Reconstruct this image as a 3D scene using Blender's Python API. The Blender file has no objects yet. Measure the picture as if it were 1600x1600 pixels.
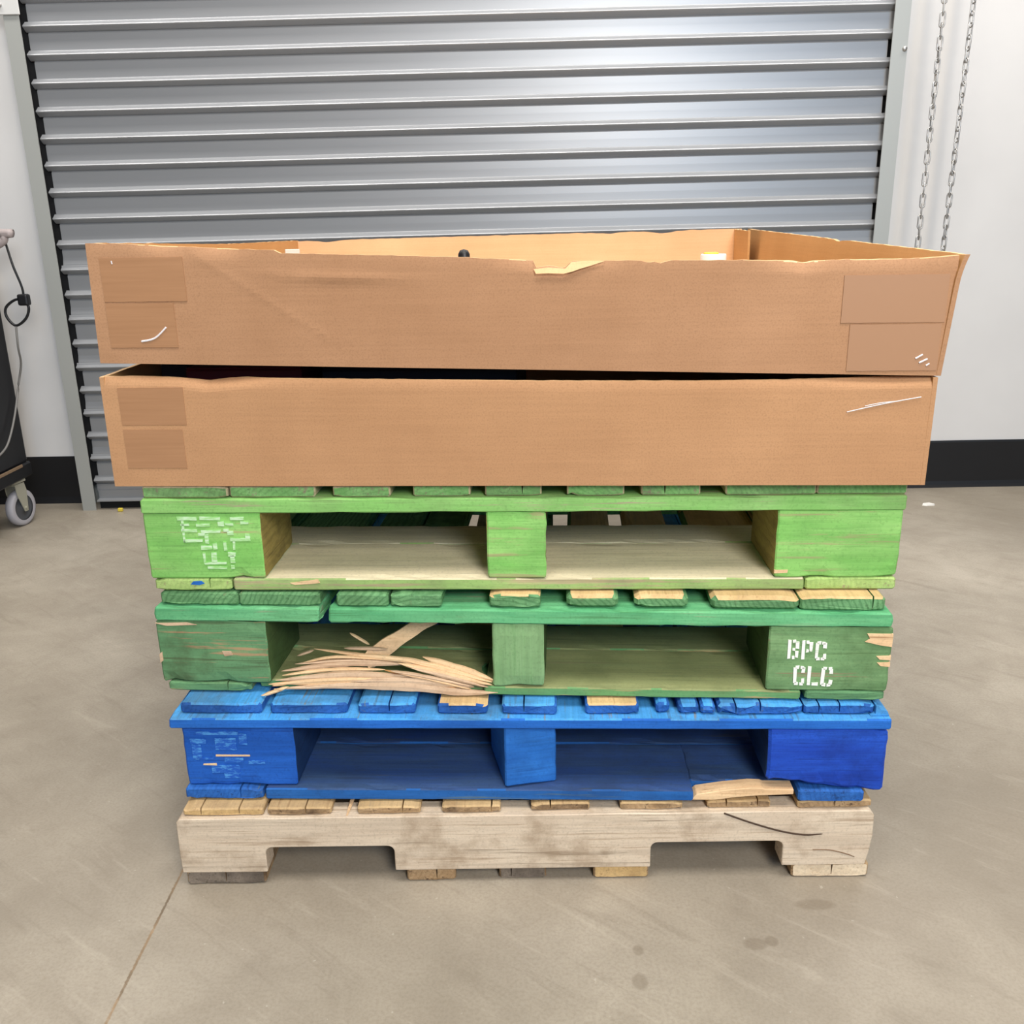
import bpy, bmesh, math, random
from mathutils import Vector, Matrix, noise

scene = bpy.context.scene
COL = scene.collection
rnd = random.Random(7)

# ------------------------------------------------------------------ camera
cam_d = bpy.data.cameras.new('camera')
cam = bpy.data.objects.new('camera', cam_d)
COL.objects.link(cam)
cam_d.sensor_width = 36.0
cam_d.lens = 1440.0 / 1600.0 * 36.0
cam_d.clip_start = 0.02
cam.location = (0, 0, 0.926)
PITCH, ROLL = math.radians(17.25), 0.018
cam.matrix_world = (Matrix.Translation((0, 0, 0.926)) @ Matrix.Rotation(math.pi / 2 - PITCH, 4, 'X')
                    @ Matrix.Rotation(-ROLL, 4, 'Z'))
scene.camera = cam

# ------------------------------------------------------------------ world and lights
world = bpy.data.worlds.new('world')
scene.world = world
world.use_nodes = True
bg = world.node_tree.nodes['Background']
bg.inputs[0].default_value = (0.96, 0.97, 1.0, 1)
bg.inputs[1].default_value = 0.20


def area(name, loc, target, size, power, color, size_y=None, shape='DISK'):
    d = bpy.data.lights.new(name, 'AREA')
    d.energy = power
    d.color = color
    d.size = size
    d.shape = shape
    if size_y:
        d.shape = 'RECTANGLE'
        d.size_y = size_y
    o = bpy.data.objects.new(name, d)
    COL.objects.link(o)
    o.location = loc
    o.rotation_euler = (Vector(target) - Vector(loc)).to_track_quat('-Z', 'Y').to_euler()
    return o


# added key light, no known lamp, above and to the right behind the camera, ceiling row, open dock door behind
area('added_key_light', (0.85, -1.45, 2.12), (0.05, 1.25, 0.45), 1.05, 84, (1.0, 0.915, 0.80))
area('ceiling_panel_lamp', (0.15, 0.25, 3.4), (0.15, 0.35, 0.0), 2.6, 100, (1.0, 0.945, 0.87), 1.1)
area('ceiling_strip_lamp', (0.0, 2.5, 3.2), (0.0, 3.0, 0.6), 5.0, 96, (1.0, 0.955, 0.90), 0.3)
area('dock_doorway_daylight', (1.95, -5.2, 3.0), (0.5, 3.1, 1.6), 1.9, 118, (0.22, 0.56, 1.0), 3.0)

scene.view_settings.view_transform = 'Standard'
scene.view_settings.look = 'None'
scene.view_settings.exposure = 0.05
scene.view_settings.gamma = 1.0
scene.view_settings.use_curve_mapping = False


# ------------------------------------------------------------------ helpers
def lin(c):
    return tuple(((v / 255) / 12.92 if v / 255 <= 0.04045 else ((v / 255 + 0.055) / 1.055) ** 2.4) for v in c) + (1.0,)


class NT:
    def __init__(self, name, rough=0.6, metal=0.0, spec=0.4):
        self.m = bpy.data.materials.new(name)
        self.m.use_nodes = True
        self.t = self.m.node_tree
        self.b = self.t.nodes['Principled BSDF']
        self.b.inputs['Roughness'].default_value = rough
        self.b.inputs['Metallic'].default_value = metal
        self.b.inputs['Specular IOR Level'].default_value = spec

    def n(self, typ, **kw):
        x = self.t.nodes.new(typ)
        for k, v in kw.items():
            setattr(x, k, v)
        return x

    def l(self, a, b):
        self.t.links.new(a, b)

    def coords(self, scale=(1, 1, 1), rand=True, amount=37.0):
        tc = self.n('ShaderNodeTexCoord')
        out = tc.outputs['Object']
        if rand:
            oi = self.n('ShaderNodeObjectInfo')
            mu = self.n('ShaderNodeMath', operation='MULTIPLY')
            mu.inputs[1].default_value = amount
            self.l(oi.outputs['Random'], mu.inputs[0])
            cb = self.n('ShaderNodeCombineXYZ')
            for i in range(3):
                self.l(mu.outputs[0], cb.inputs[i])
            ad = self.n('ShaderNodeVectorMath', operation='ADD')
            self.l(out, ad.inputs[0])
            self.l(cb.outputs[0], ad.inputs[1])
            out = ad.outputs[0]
        mp = self.n('ShaderNodeMapping')
        mp.inputs['Scale'].default_value = scale
        self.l(out, mp.inputs['Vector'])
        return mp.outputs['Vector']

    def noise(self, vec, scale, detail=4, rough=0.55, dist=0.0):
        x = self.n('ShaderNodeTexNoise')
        x.inputs['Scale'].default_value = scale
        x.inputs['Detail'].default_value = detail
        x.inputs['Roughness'].default_value = rough
        x.inputs['Distortion'].default_value = dist
        self.l(vec, x.inputs['Vector'])
        return x.outputs['Fac']

    def ramp(self, fac, lo, hi, a=0.0, b=1.0):
        x = self.n('ShaderNodeMapRange')
        x.inputs[1].default_value = lo
        x.inputs[2].default_value = hi
        x.inputs[3].default_value = a
        x.inputs[4].default_value = b
        self.l(fac, x.inputs[0])
        return x.outputs[0]

    def math(self, op, a, b):
        x = self.n('ShaderNodeMath', operation=op)
        for i, v in enumerate((a, b)):
            if isinstance(v, (int, float)):
                x.inputs[i].default_value = v
            else:
                self.l(v, x.inputs[i])
        return x.outputs[0]

    def mix(self, fac, a, b, mode='MIX'):
        x = self.n('ShaderNodeMix', data_type='RGBA', blend_type=mode)
        if isinstance(fac, (int, float)):
            x.inputs[0].default_value = fac
        else:
            self.l(fac, x.inputs[0])
        for i, v in ((6, a), (7, b)):
            if isinstance(v, tuple):
                x.inputs[i].default_value = v
            else:
                self.l(v, x.inputs[i])
        return x.outputs[2]

    def color(self, c):
        if isinstance(c, tuple):
            self.b.inputs['Base Color'].default_value = c
        else:
            self.l(c, self.b.inputs['Base Color'])
        return self

    def bump(self, h, strength=0.3, dist=0.002):
        x = self.n('ShaderNodeBump')
        x.inputs['Strength'].default_value = strength
        x.inputs['Distance'].default_value = dist
        self.l(h, x.inputs['Height'])
        self.l(x.outputs['Normal'], self.b.inputs['Normal'])
        return self


def plain(name, c, rough=0.5, metal=0.0, spec=0.4):
    return NT(name, rough, metal, spec).color(lin(c)).m


def wood(name, paint, paint2, bare, wear=0.3, dirt=0.25, dirtc=(70, 62, 52), axis='x', rings=0.0, ringc=None, rough=0.75, dscale=9.0):
    """painted or raw timber: grain streaks along one axis, worn paint, grime patches, growth rings on end grain"""
    t = NT(name, rough, 0, 0.25)
    fine = {'x': (2.2, 70, 70), 'y': (70, 2.2, 70), 'z': (70, 70, 2.2)}[axis]
    mid = {'x': (3.0, 16, 16), 'y': (16, 3.0, 16), 'z': (16, 16, 3.0)}[axis]
    v1, v2, v3 = t.coords(fine), t.coords(mid), t.coords((1, 1, 1))
    g = t.noise(v1, 2.2, 6, 0.65)
    m = t.noise(v2, 1.6, 5, 0.62, 0.5)
    bl = t.noise(v3, dscale, 5, 0.65)
    base = t.mix(t.ramp(m, 0.38, 0.64), lin(paint), lin(paint2))
    base = t.mix(t.ramp(g, 0.42, 0.62, 0.0, 0.45), base, lin(tuple(int(x * 0.80) for x in paint)))
    sp = t.noise(v3, 260.0, 3, 0.6)
    base = t.mix(t.ramp(sp, 0.52, 0.70, 0.0, 0.35), base, lin(tuple(int(x * 0.74) for x in paint)))
    if rings > 0:
        w = t.n('ShaderNodeTexWave', wave_type='RINGS', rings_direction={'x': 'X', 'y': 'Y', 'z': 'Z'}[axis])
        w.inputs['Scale'].default_value = 46.0
        w.inputs['Distortion'].default_value = 4.5
        w.inputs['Detail'].default_value = 2.0
        t.l(t.coords((1, 1, 1), amount=0.16), w.inputs['Vector'])
        base = t.mix(t.math('MULTIPLY', t.ramp(w.outputs['Fac'], 0.45, 0.95), rings), base, lin(ringc or dirtc))
    wm = t.math('ADD', t.math('MULTIPLY', g, 0.55), t.math('MULTIPLY', m, 0.45))
    wf = t.ramp(wm, 0.640 - 0.20 * wear, 0.690 - 0.20 * wear)
    barec = t.mix(t.ramp(g, 0.3, 0.7), lin(bare), lin(tuple(int(x * 0.78) for x in bare)))
    base = t.mix(wf, base, barec)
    df = t.math('MULTIPLY', t.ramp(bl, 0.48, 0.64), min(1.0, dirt * 1.5))
    base = t.mix(df, base, lin(dirtc))
    gr = t.ramp(g, 0.33, 0.45, 0.85 * (0.4 + dirt), 0.0)
    base = t.mix(gr, base, lin(dirtc))
    t.color(base)
    t.bump(t.math('ADD', g, t.math('MULTIPLY', m, 0.6)), 0.35, 0.0015)
    return t.m


def link(name, me, mat=None, parent=None):
    o = bpy.data.objects.new(name, me)
    COL.objects.link(o)
    if mat:
        for m in (mat if isinstance(mat, (list, tuple)) else [mat]):
            me.materials.append(m)
    if parent:
        o.parent = parent
    return o


def from_bm(name, bm, mat=None, parent=None, smooth=False):
    bmesh.ops.recalc_face_normals(bm, faces=bm.faces)
    me = bpy.data.meshes.new(name)
    bm.to_mesh(me)
    bm.free()
    if smooth:
        for p in me.polygons:
            p.use_smooth = True
    return link(name, me, mat, parent)


def thing(name, label, cat, loc=(0, 0, 0), rz=0.0, group=None):
    o = bpy.data.objects.new(name, None)
    o.empty_display_size = 0.05
    COL.objects.link(o)
    o.location = loc
    o.rotation_euler = (0, 0, rz)
    return tag(o, label, cat, group)


def tag(o, label, cat, group=None):
    o['label'] = label
    o['category'] = cat
    if group:
        o['group'] = group
    return o


def structure(o):
    o['kind'] = 'structure'
    return o


def bm_box(bm, a, b, bevel=0.0, seg=1):
    r = bmesh.ops.create_cube(bm, size=1.0)
    vs = r['verts']
    for v in vs:
        v.co = Vector(((a[0] + b[0]) / 2 + v.co.x * (b[0] - a[0]), (a[1] + b[1]) / 2 + v.co.y * (b[1] - a[1]),
                       (a[2] + b[2]) / 2 + v.co.z * (b[2] - a[2])))
    if bevel:
        es = list({e for v in vs for e in v.link_edges})
        bmesh.ops.bevel(bm, geom=es, offset=bevel, segments=seg, affect='EDGES', profile=0.5)
    return vs


def box(name, a, b, mat, parent=None, bevel=0.0, seg=2):
    bm = bmesh.new()
    bm_box(bm, a, b, bevel, seg)
    return from_bm(name, bm, mat, parent)


def prism_bm(poly, y0, y1, bevel=0.0):
    """poly of (x, z) extruded along y"""
    bm = bmesh.new()
    f = bm.faces.new([bm.verts.new((x, y0, z)) for x, z in poly])
    r = bmesh.ops.extrude_face_region(bm, geom=[f])
    for v in r['geom']:
        if isinstance(v, bmesh.types.BMVert):
            v.co.y = y1
    if bevel:
        bmesh.ops.bevel(bm, geom=list(bm.edges), offset=bevel, segments=1, affect='EDGES')
    return bm


def tube_bm(bm, pts, r, n=8, closed=False):
    """a round tube through pts; r a number or a list"""
    P = [Vector(p) for p in pts]
    N = len(P)
    rings = []
    up = Vector((0.13, 0.31, 0.94))
    for i in range(N):
        if closed:
            d = (P[(i + 1) % N] - P[i - 1]).normalized()
        else:
            d = (P[min(i + 1, N - 1)] - P[max(i - 1, 0)]).normalized()
        a = d.cross(up)
        if a.length < 1e-4:
            a = d.cross(Vector((1, 0, 0)))
        a.normalize()
        b = d.cross(a)
        rr = r[i] if isinstance(r, (list, tuple)) else r
        rings.append([bm.verts.new(P[i] + (a * math.cos(2 * math.pi * k / n) + b * math.sin(2 * math.pi * k / n)) * rr) for k in range(n)])
    for i in range(N if closed else N - 1):
        A, B = rings[i], rings[(i + 1) % N]
        for k in range(n):
            bm.faces.new((A[k], A[(k + 1) % n], B[(k + 1) % n], B[k]))
    if not closed:
        bm.faces.new(rings[0][::-1])
        bm.faces.new(rings[-1])
    return bm


def lathe_bm(bm, prof, M=None, n=24):
    M = M or Matrix.Identity(4)
    rings = []
    for r, z in prof:
        if r < 1e-5:
            rings.append([bm.verts.new(M @ Vector((0, 0, z)))])
        else:
            rings.append([bm.verts.new(M @ Vector((r * math.cos(2 * math.pi * k / n), r * math.sin(2 * math.pi * k / n), z))) for k in range(n)])
    for A, B in zip(rings, rings[1:]):
        for k in range(n):
            k2 = (k + 1) % n
            if len(A) == 1 and len(B) == 1:
                continue
            if len(A) == 1:
                bm.faces.new((A[0], B[k2], B[k]))
            elif len(B) == 1:
                bm.faces.new((A[k], A[k2], B[0]))
            else:
                bm.faces.new((A[k], A[k2], B[k2], B[k]))
    return bm


def smooth_path(pts, n=8):
    P = [Vector(p) for p in pts]
    out = []
    for i in range(len(P) - 1):
        p0, p1, p2, p3 = P[max(i - 1, 0)], P[i], P[i + 1], P[min(i + 2, len(P) - 1)]
        for k in range(n):
            t = k / n
            out.append(0.5 * ((2 * p1) + (p2 - p0) * t + (2 * p0 - 5 * p1 + 4 * p2 - p3) * t * t + (3 * p1 - p0 - 3 * p2 + p3) * t ** 3))
    out.append(P[-1])
    return out


def plank(name, x, y, z, axis, mats, parent, rad=0.0018, chip=0.0016, endj=0.0018, rings=14, cracks=(), seed=None, clip=None):
    """a sawn timber along one axis: rounded section, chipped arrises, slightly ragged ends, optional end cracks.
    mats = dict(base=, top=, side=, end=)"""
    seed = rnd.random() * 100 if seed is None else seed
    L, A, B = {'x': (x, y, z), 'y': (y, x, z), 'z': (z, x, y)}[axis]
    # section outline in (a, b), counter clockwise
    def side(p, q, n):
        return [(p[0] + (q[0] - p[0]) * i / n, p[1] + (q[1] - p[1]) * i / n) for i in range(n + 1)]
    a0, a1, b0, b1 = A[0], A[1], B[0], B[1]
    r = min(rad, (a1 - a0) * 0.3, (b1 - b0) * 0.3)
    nb = max(2, min(6, int((b1 - b0) / 0.012)))
    na = max(3, min(10, int((a1 - a0) / 0.012)))
    out = []
    out += side((a0 + r, b0), (a1 - r, b0), na)
    out += side((a1, b0 + r), (a1, b1 - r), nb)
    top = side((a1 - r, b1), (a0 + r, b1), na)
    for c in cracks:
        ca = a0 + (a1 - a0) * c
        w = 0.0011
        dd = (b1 - b0) * 0.82
        top += [(ca + w, b1), (ca + 0.0004, b1 - dd), (ca - 0.0004, b1 - dd), (ca - w, b1)]
    top.sort(key=lambda p: -p[0])
    if cracks:
        # keep the slit points in outline order
        top2, used = [], False
        for c in sorted(cracks, reverse=True):
            pass
        base = side((a1 - r, b1), (a0 + r, b1), na)
        items = [(p[0], [p]) for p in base]
        for c in cracks:
            ca = a0 + (a1 - a0) * c
            w = 0.0011
            dd = (b1 - b0) * 0.82
            items = [it for it in items if abs(it[0] - ca) > 2.2 * w]
            items.append((ca, [(ca + w, b1), (ca + 0.0004, b1 - dd), (ca - 0.0004, b1 - dd), (ca - w, b1)]))
        items.sort(key=lambda it: -it[0])
        top = [p for it in items for p in it[1]]
    out += top
    out += side((a0, b1 - r), (a0, b0 + r), nb)
    ca, cb = (a0 + a1) / 2, (b0 + b1) / 2
    ha, hb = (a1 - a0) / 2, (b1 - b0) / 2
    l0, l1 = L
    ts = [0.0, r] + [(l1 - l0) * i / rings for i in range(1, rings)] + [l1 - l0 - r, l1 - l0]
    ts = sorted(t for t in ts if 0 <= t <= l1 - l0)
    bm = bmesh.new()
    R = []
    for i, t in enumerate(ts):
        ring = []
        e0 = i == 0
        e1 = i == len(ts) - 1
        for (a, b) in out:
            q = Vector((a * 60, b * 60, t * 9 + seed))
            nz = noise.noise(q)
            nz2 = noise.noise(Vector((a * 25 + 7, b * 25, t * 30 + seed)))
            corner = max(0.0, (abs(a - ca) / ha) ** 6) * max(0.0, (abs(b - cb) / hb) ** 6)
            k = chip * (0.25 * nz + (2.2 * max(0.0, nz2) if corner > 0.3 else 0.0))
            s = r * 0.8 if (e0 or e1) else 0.0
            da = (k + s) * (1 if a > ca else -1) * (abs(a - ca) / ha) ** 3
            db = (k + s) * (1 if b > cb else -1) * (abs(b - cb) / hb) ** 3
            tt = t
            fade = max(0.0, 1 - t / 0.02) if t < 0.02 else (max(0.0, 1 - (l1 - l0 - t) / 0.02) if t > l1 - l0 - 0.02 else 0)
            if fade:
                tt += endj * fade * noise.noise(Vector((a * 45, b * 45, seed + (0 if t < 0.5 * (l1 - l0) else 50))))
            p = {'x': (l0 + tt, a - da, b - db), 'y': (a - da, l0 + tt, b - db), 'z': (a - da, b - db, l0 + tt)}[axis]
            ring.append(bm.verts.new(p))
        R.append(ring)
    n = len(out)
    for A_, B_ in zip(R, R[1:]):
        for k in range(n):
            bm.faces.new((A_[k], A_[(k + 1) % n], B_[(k + 1) % n], B_[k]))
    bm.faces.new(R[0][::-1])
    bm.faces.new(R[-1])
    if clip:
        clip(bm)
    bmesh.ops.recalc_face_normals(bm, faces=bm.faces)
    ml = [mats['base']]
    idx = {}
    for k in ('top', 'side', 'end'):
        if mats.get(k):
            idx[k] = len(ml)
            ml.append(mats[k])
    for f in bm.faces:
        f.normal_update()
        nn = f.normal
        if 'top' in idx and nn.z > 0.75:
            f.material_index = idx['top']
        elif 'side' in idx and abs(nn.x) > 0.8:
            f.material_index = idx['side']
        elif 'end' in idx and abs(nn.y) > 0.8:
            f.material_index = idx['end']
    me = bpy.data.meshes.new(name)
    bm.to_mesh(me)
    bm.free()
    return link(name, me, ml, parent)


def flat_patch(name, quads, y, th, mat, parent):
    """thin raised paint or bare wood marks on a board face that looks towards -y"""
    bm = bmesh.new()
    for q in quads:
        x0, z0, x1, z1 = q
        if x1 < x0:
            x0, x1 = x1, x0
        if z1 < z0:
            z0, z1 = z1, z0
        j = lambda: (rnd.random() - 0.5) * 0.0012
        pts = [(x0 + j(), z0 + j()), (x1 + j(), z0 + j()), (x1 + j(), z1 + j()), (x0 + j(), z1 + j())]
        vs = [bm.verts.new((px, y, pz)) for px, pz in pts]
        wb = [bm.verts.new((px, y + th, pz)) for px, pz in pts]
        bm.faces.new(vs)
        for i in range(4):
            bm.faces.new((vs[i], wb[i], wb[(i + 1) % 4], vs[(i + 1) % 4]))
    return from_bm(name, bm, mat, parent)


def poly_patch(name, poly, y, th, mat, parent):
    return from_bm(name, prism_bm(poly, y, y + th), mat, parent)


# ------------------------------------------------------------------ materials
t = NT('concrete', 0.42, 0, 0.45)
v = t.coords((1, 1, 1), False)
n1, n2, n3 = t.noise(v, 1.3, 6, 0.6, 0.3), t.noise(v, 7.0, 6, 0.65, 0.4), t.noise(v, 220.0, 3, 0.6)
c = t.mix(t.ramp(n1, 0.34, 0.66), lin((140, 131, 117)), lin((176, 167, 152)))
c = t.mix(t.ramp(n2, 0.40, 0.70, 0, 0.5), c, lin((134, 124, 110)))
c = t.mix(t.ramp(n3, 0.42, 0.68, 0, 0.28), c, lin((118, 108, 94)))
c = t.mix(t.ramp(t.noise(v, 90.0, 2, 0.5), 0.73, 0.77, 0, 0.35), c, lin((205, 198, 186)))
sx = t.n('ShaderNodeSeparateXYZ')
t.l(t.n('ShaderNodeTexCoord').outputs['Object'], sx.inputs[0])
X, Y = sx.outputs[0], sx.outputs[1]


def spot(cx, cy, rx, ry):
    a = t.math('POWER', t.math('MULTIPLY', t.math('SUBTRACT', X, cx), 1 / rx), 2.0)
    b = t.math('POWER', t.math('MULTIPLY', t.math('SUBTRACT', Y, cy), 1 / ry), 2.0)
    d = t.math('ADD', t.math('ADD', a, b), t.math('MULTIPLY', n2, 1.2))
    return t.ramp(d, 1.15, 1.75, 0.42, 0.0)


for s in ((0.316, 1.008, 0.017, 0.012), (0.339, 1.012, 0.010, 0.010), (0.153, 0.947, 0.011, 0.014), (0.158, 1.0, 0.008, 0.010),
          (0.42, 1.08, 0.03, 0.012)):
    c = t.mix(spot(*s), c, lin((112, 100, 84)))
jx = t.math('ABSOLUTE', t.math('SUBTRACT', t.math('ADD', X, t.math('MULTIPLY', t.math('SUBTRACT', n3, 0.5), 0.004)), -0.5095), 0)
t_j = t.ramp(jx, 0.0012, 0.0024, 0.85, 0.0)
c = t.mix(t_j, c, t.mix(t.ramp(n2, 0.4, 0.6), lin((96, 78, 56)), lin((160, 132, 98))))
# long faint scuffs
mp = t.n('ShaderNodeMapping')
mp.inputs['Rotation'].default_value = (0, 0, math.radians(38))
t.l(v, mp.inputs['Vector'])
mp2 = t.n('ShaderNodeMapping')
mp2.inputs['Scale'].default_value = (2.2, 16, 1)
t.l(mp.outputs[0], mp2.inputs['Vector'])
sc = t.noise(mp2.outputs[0], 2.0, 6, 0.7, 0.6)
c = t.mix(t.ramp(sc, 0.56, 0.72, 0, 0.40), c, lin((122, 112, 98)))
c = t.mix(t.ramp(sc, 0.42, 0.30, 0, 0.25), c, lin((192, 183, 168)))
t.color(c)
t.l(t.ramp(n2, 0.3, 0.7, 0.36, 0.55), t.b.inputs['Roughness'])
t.bump(t.math('ADD', n3, t.math('MULTIPLY', t_j, -4.0)), 0.12, 0.001)
M_floor = t.m

t = NT('white_wall_paint', 0.38, 0, 0.45)
v = t.coords((1, 1, 1), False)
c = t.mix(t.ramp(t.noise(v, 2.0, 4), 0.35, 0.7), lin((212, 210, 208)), lin((220, 218, 216)))
c = t.mix(t.ramp(t.noise(t.coords((3, 1, 9), False), 3.0, 5, 0.7), 0.70, 0.80, 0, 0.25), c, lin((185, 182, 178)))
t.color(c)
t.bump(t.noise(v, 120.0, 3), 0.06, 0.001)
M_wall = t.m
M_base = NT('black_vinyl', 0.42).color(lin((24, 24, 26))).m

t = NT('painted_steel_slat', 0.38, 0.34, 0.5)
v = t.coords((1, 1, 1), False)
c = t.mix(t.ramp(t.noise(t.coords((1, 1, 14), False), 1.5, 4), 0.3, 0.7), lin((150, 152, 155)), lin((155, 157, 160)))
t.color(c)
M_slat = t.m
M_guide = NT('grey_steel_guide', 0.45, 0.25, 0.5).color(lin((170, 172, 168))).m
M_dark = plain('dark_rubber_and_shade', (18, 18, 20), 0.7)  # seal rubber; also colours the strip standing in for guide channel shade
t = NT('galvanised_steel', 0.38, 0.85, 0.5)
t.color(t.mix(t.ramp(t.noise(t.coords((1, 1, 1)), 60, 3), 0.3, 0.7), lin((160, 158, 155)), lin((200, 198, 195))))
M_zinc = t.m
M_black = plain('black_plastic', (22, 22, 25), 0.45)
M_black2 = plain('black_painted_steel', (30, 30, 33), 0.35)
M_caster_wheel = plain('grey_rubber_tread', (165, 163, 168), 0.55)
M_caster_core = plain('dark_grey_hub', (72, 74, 78), 0.5)
M_fork = plain('zinc_fork', (178, 176, 160), 0.4, 0.4)
M_bronze = plain('bronze_edge', (150, 125, 100), 0.4, 0.4)
M_yellow = plain('yellow_plastic', (225, 200, 70), 0.5)
M_white_pl = plain('white_plastic', (225, 222, 215), 0.4)
M_maroon = plain('maroon_carton', (96, 22, 28), 0.6)
M_navy = plain('dark_carton', (36, 34, 40), 0.6)
M_cordgrey = plain('grey_cord', (120, 118, 115), 0.5)


def cardboard(name, a, b, flute=True, spk=0.35):
    t = NT(name, 0.82, 0, 0.2)
    v = t.coords((1, 1, 1), False)
    big = t.noise(v, 5.0, 4, 0.6)
    f = t.noise(v, 420.0, 3, 0.7)
    hz = t.noise(t.coords((3.0, 3.0, 160), False), 1.6, 4, 0.6)
    c = t.mix(t.ramp(big, 0.3, 0.7), lin(a), lin(b))
    c = t.mix(t.ramp(f, 0.48, 0.68, 0, spk), c, lin(tuple(int(x * 0.78) for x in a)))
    c = t.mix(t.ramp(hz, 0.5, 0.7, 0, 0.12), c, lin(tuple(min(255, int(x * 1.10)) for x in b)))
    c = t.mix(t.ramp(hz, 0.50, 0.34, 0, 0.10), c, lin(tuple(int(x * 0.84) for x in a)))
    t.color(c)
    t.bump(t.math('ADD', f, t.math('MULTIPLY', hz, 0.35)), 0.10, 0.0008)
    return t.m


M_card_a = cardboard('kraft_cardboard_dusky', (158, 119, 88), (172, 132, 100))
M_card_b = cardboard('kraft_cardboard', (168, 127, 92), (181, 139, 102))
M_card_in = cardboard('kraft_cardboard_inner', (214, 172, 130), (224, 184, 142), spk=0.15)
M_card_side = cardboard('kraft_cardboard_golden', (178, 134, 84), (190, 146, 96), spk=0.2)
M_card_torn = cardboard('torn_kraft_edge', (214, 172, 124), (232, 196, 150), spk=0.2)
t = NT('clear_packing_tape', 0.28, 0, 0.5)
v = t.coords((1, 1, 1), False)
hz = t.noise(t.coords((4, 4, 120), False), 1.6, 4, 0.6)
t.color(t.mix(t.ramp(hz, 0.35, 0.7), lin((157, 117, 85)), lin((166, 125, 92))))
M_tape = t.m
M_tape_grey = plain('scuffed_tape', (158, 120, 90), 0.45)
M_film_glint = plain('clear_film_and_glint', (225, 222, 226), 0.25)  # pouch film, and the near-white colour of the painted glints

# timber
RAW = (196, 170, 138)
G1 = dict(
    xx=wood('lime_paint_cross_grain', (130, 188, 102), (152, 202, 122), (190, 186, 148), 0.46, 0.22, (108, 128, 84), 'x'),
    yy=wood('lime_paint_end', (112, 164, 96), (130, 178, 112), (156, 152, 122), 0.34, 0.40, (84, 100, 72), 'y', 0.25, (70, 116, 62)),
    blk=wood('lime_paint_block', (124, 188, 96), (152, 204, 118), (192, 196, 136), 0.40, 0.18, (94, 140, 74), 'x'),
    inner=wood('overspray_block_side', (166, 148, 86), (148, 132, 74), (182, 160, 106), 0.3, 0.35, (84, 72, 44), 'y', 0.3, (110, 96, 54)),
    dusty=wood('dusty_board_top', (226, 214, 182), (214, 204, 172), (226, 214, 184), 0.1, 0.10, (170, 160, 130), 'x'),
    worn=wood('worn_lime_board', (146, 178, 106), (158, 190, 116), (196, 184, 142), 0.62, 0.30, (120, 124, 92), 'x'),
    wornend=wood('worn_lime_board_end', (160, 190, 112), (174, 198, 124), (180, 176, 130), 0.4, 0.25, (120, 130, 84), 'y', 0.2, (128, 156, 88)),
    bare=wood('pale_raw_wood', (196, 184, 150), (180, 170, 138), (204, 190, 158), 0.2, 0.25, (120, 110, 88), 'y'))
G2 = dict(
    xx=wood('green_paint_cross_grain', (88, 168, 116), (116, 188, 134), (170, 190, 150), 0.28, 0.2, (64, 110, 66), 'x'),
    yy=wood('green_paint_end', (104, 154, 106), (116, 166, 114), (146, 170, 122), 0.2, 0.25, (54, 86, 52), 'y', 0.5, (60, 108, 66)),
    blk=wood('green_paint_block', (106, 146, 98), (128, 164, 114), (172, 160, 124), 0.34, 0.30, (62, 88, 50), 'x'),
    blk2=wood('chipped_green_block', (92, 138, 96), (106, 150, 106), (196, 162, 122), 0.44, 0.42, (66, 74, 48), 'x'),
    mid=wood('flat_green_block', (128, 166, 116), (136, 172, 124), (152, 178, 130), 0.2, 0.16, (84, 128, 78), 'z'),
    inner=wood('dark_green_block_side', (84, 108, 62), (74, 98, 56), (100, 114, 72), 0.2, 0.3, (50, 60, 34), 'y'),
    dusty=wood('mossy_board_top', (150, 156, 108), (136, 146, 100), (168, 166, 124), 0.15, 0.25, (104, 112, 74), 'x'),
    worn=wood('worn_green_board', (96, 150, 96), (110, 162, 108), (204, 178, 128), 0.58, 0.25, (92, 110, 70), 'x'),
    rawtop=wood('raw_board_top', (222, 190, 140), (206, 176, 126), (226, 196, 150), 0.2, 0.2, (140, 112, 76), 'y'))
BL = dict(
    xx=wood('blue_paint_cross_grain', (28, 96, 188), (40, 112, 204), (84, 142, 198), 0.12, 0.18, (14, 52, 112), 'x'),
    yy=wood('blue_paint_end', (38, 98, 180), (52, 114, 196), (110, 138, 168), 0.26, 0.35, (22, 46, 88), 'y', 0.2, (14, 54, 118)),
    top=wood('worn_blue_board_top', (66, 152, 222), (84, 166, 230), (150, 160, 160), 0.30, 0.35, (70, 92, 110), 'y'),
    blk=wood('blue_paint_block', (26, 88, 182), (36, 100, 196), (66, 118, 180), 0.15, 0.25, (14, 46, 110), 'x'),
    blk2=wood('deep_blue_block', (24, 66, 174), (36, 88, 200), (52, 96, 170), 0.15, 0.3, (14, 34, 98), 'x'),
    mid=wood('light_blue_block', (36, 108, 196), (48, 122, 208), (90, 140, 190), 0.16, 0.25, (20, 66, 130), 'x'),
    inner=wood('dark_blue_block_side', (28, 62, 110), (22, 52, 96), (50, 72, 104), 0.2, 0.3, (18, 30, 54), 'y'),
    dusty=wood('dusty_dimmed_blue_board_top', (58, 84, 124), (46, 76, 136), (88, 100, 116), 0.2, 0.3, (44, 58, 84), 'x'),  # dusty, and darkened in colour to imitate the dim pallet inside
    worn=wood('faded_blue_board', (30, 92, 164), (42, 104, 178), (96, 130, 160), 0.25, 0.3, (24, 56, 104), 'x'))
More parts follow.
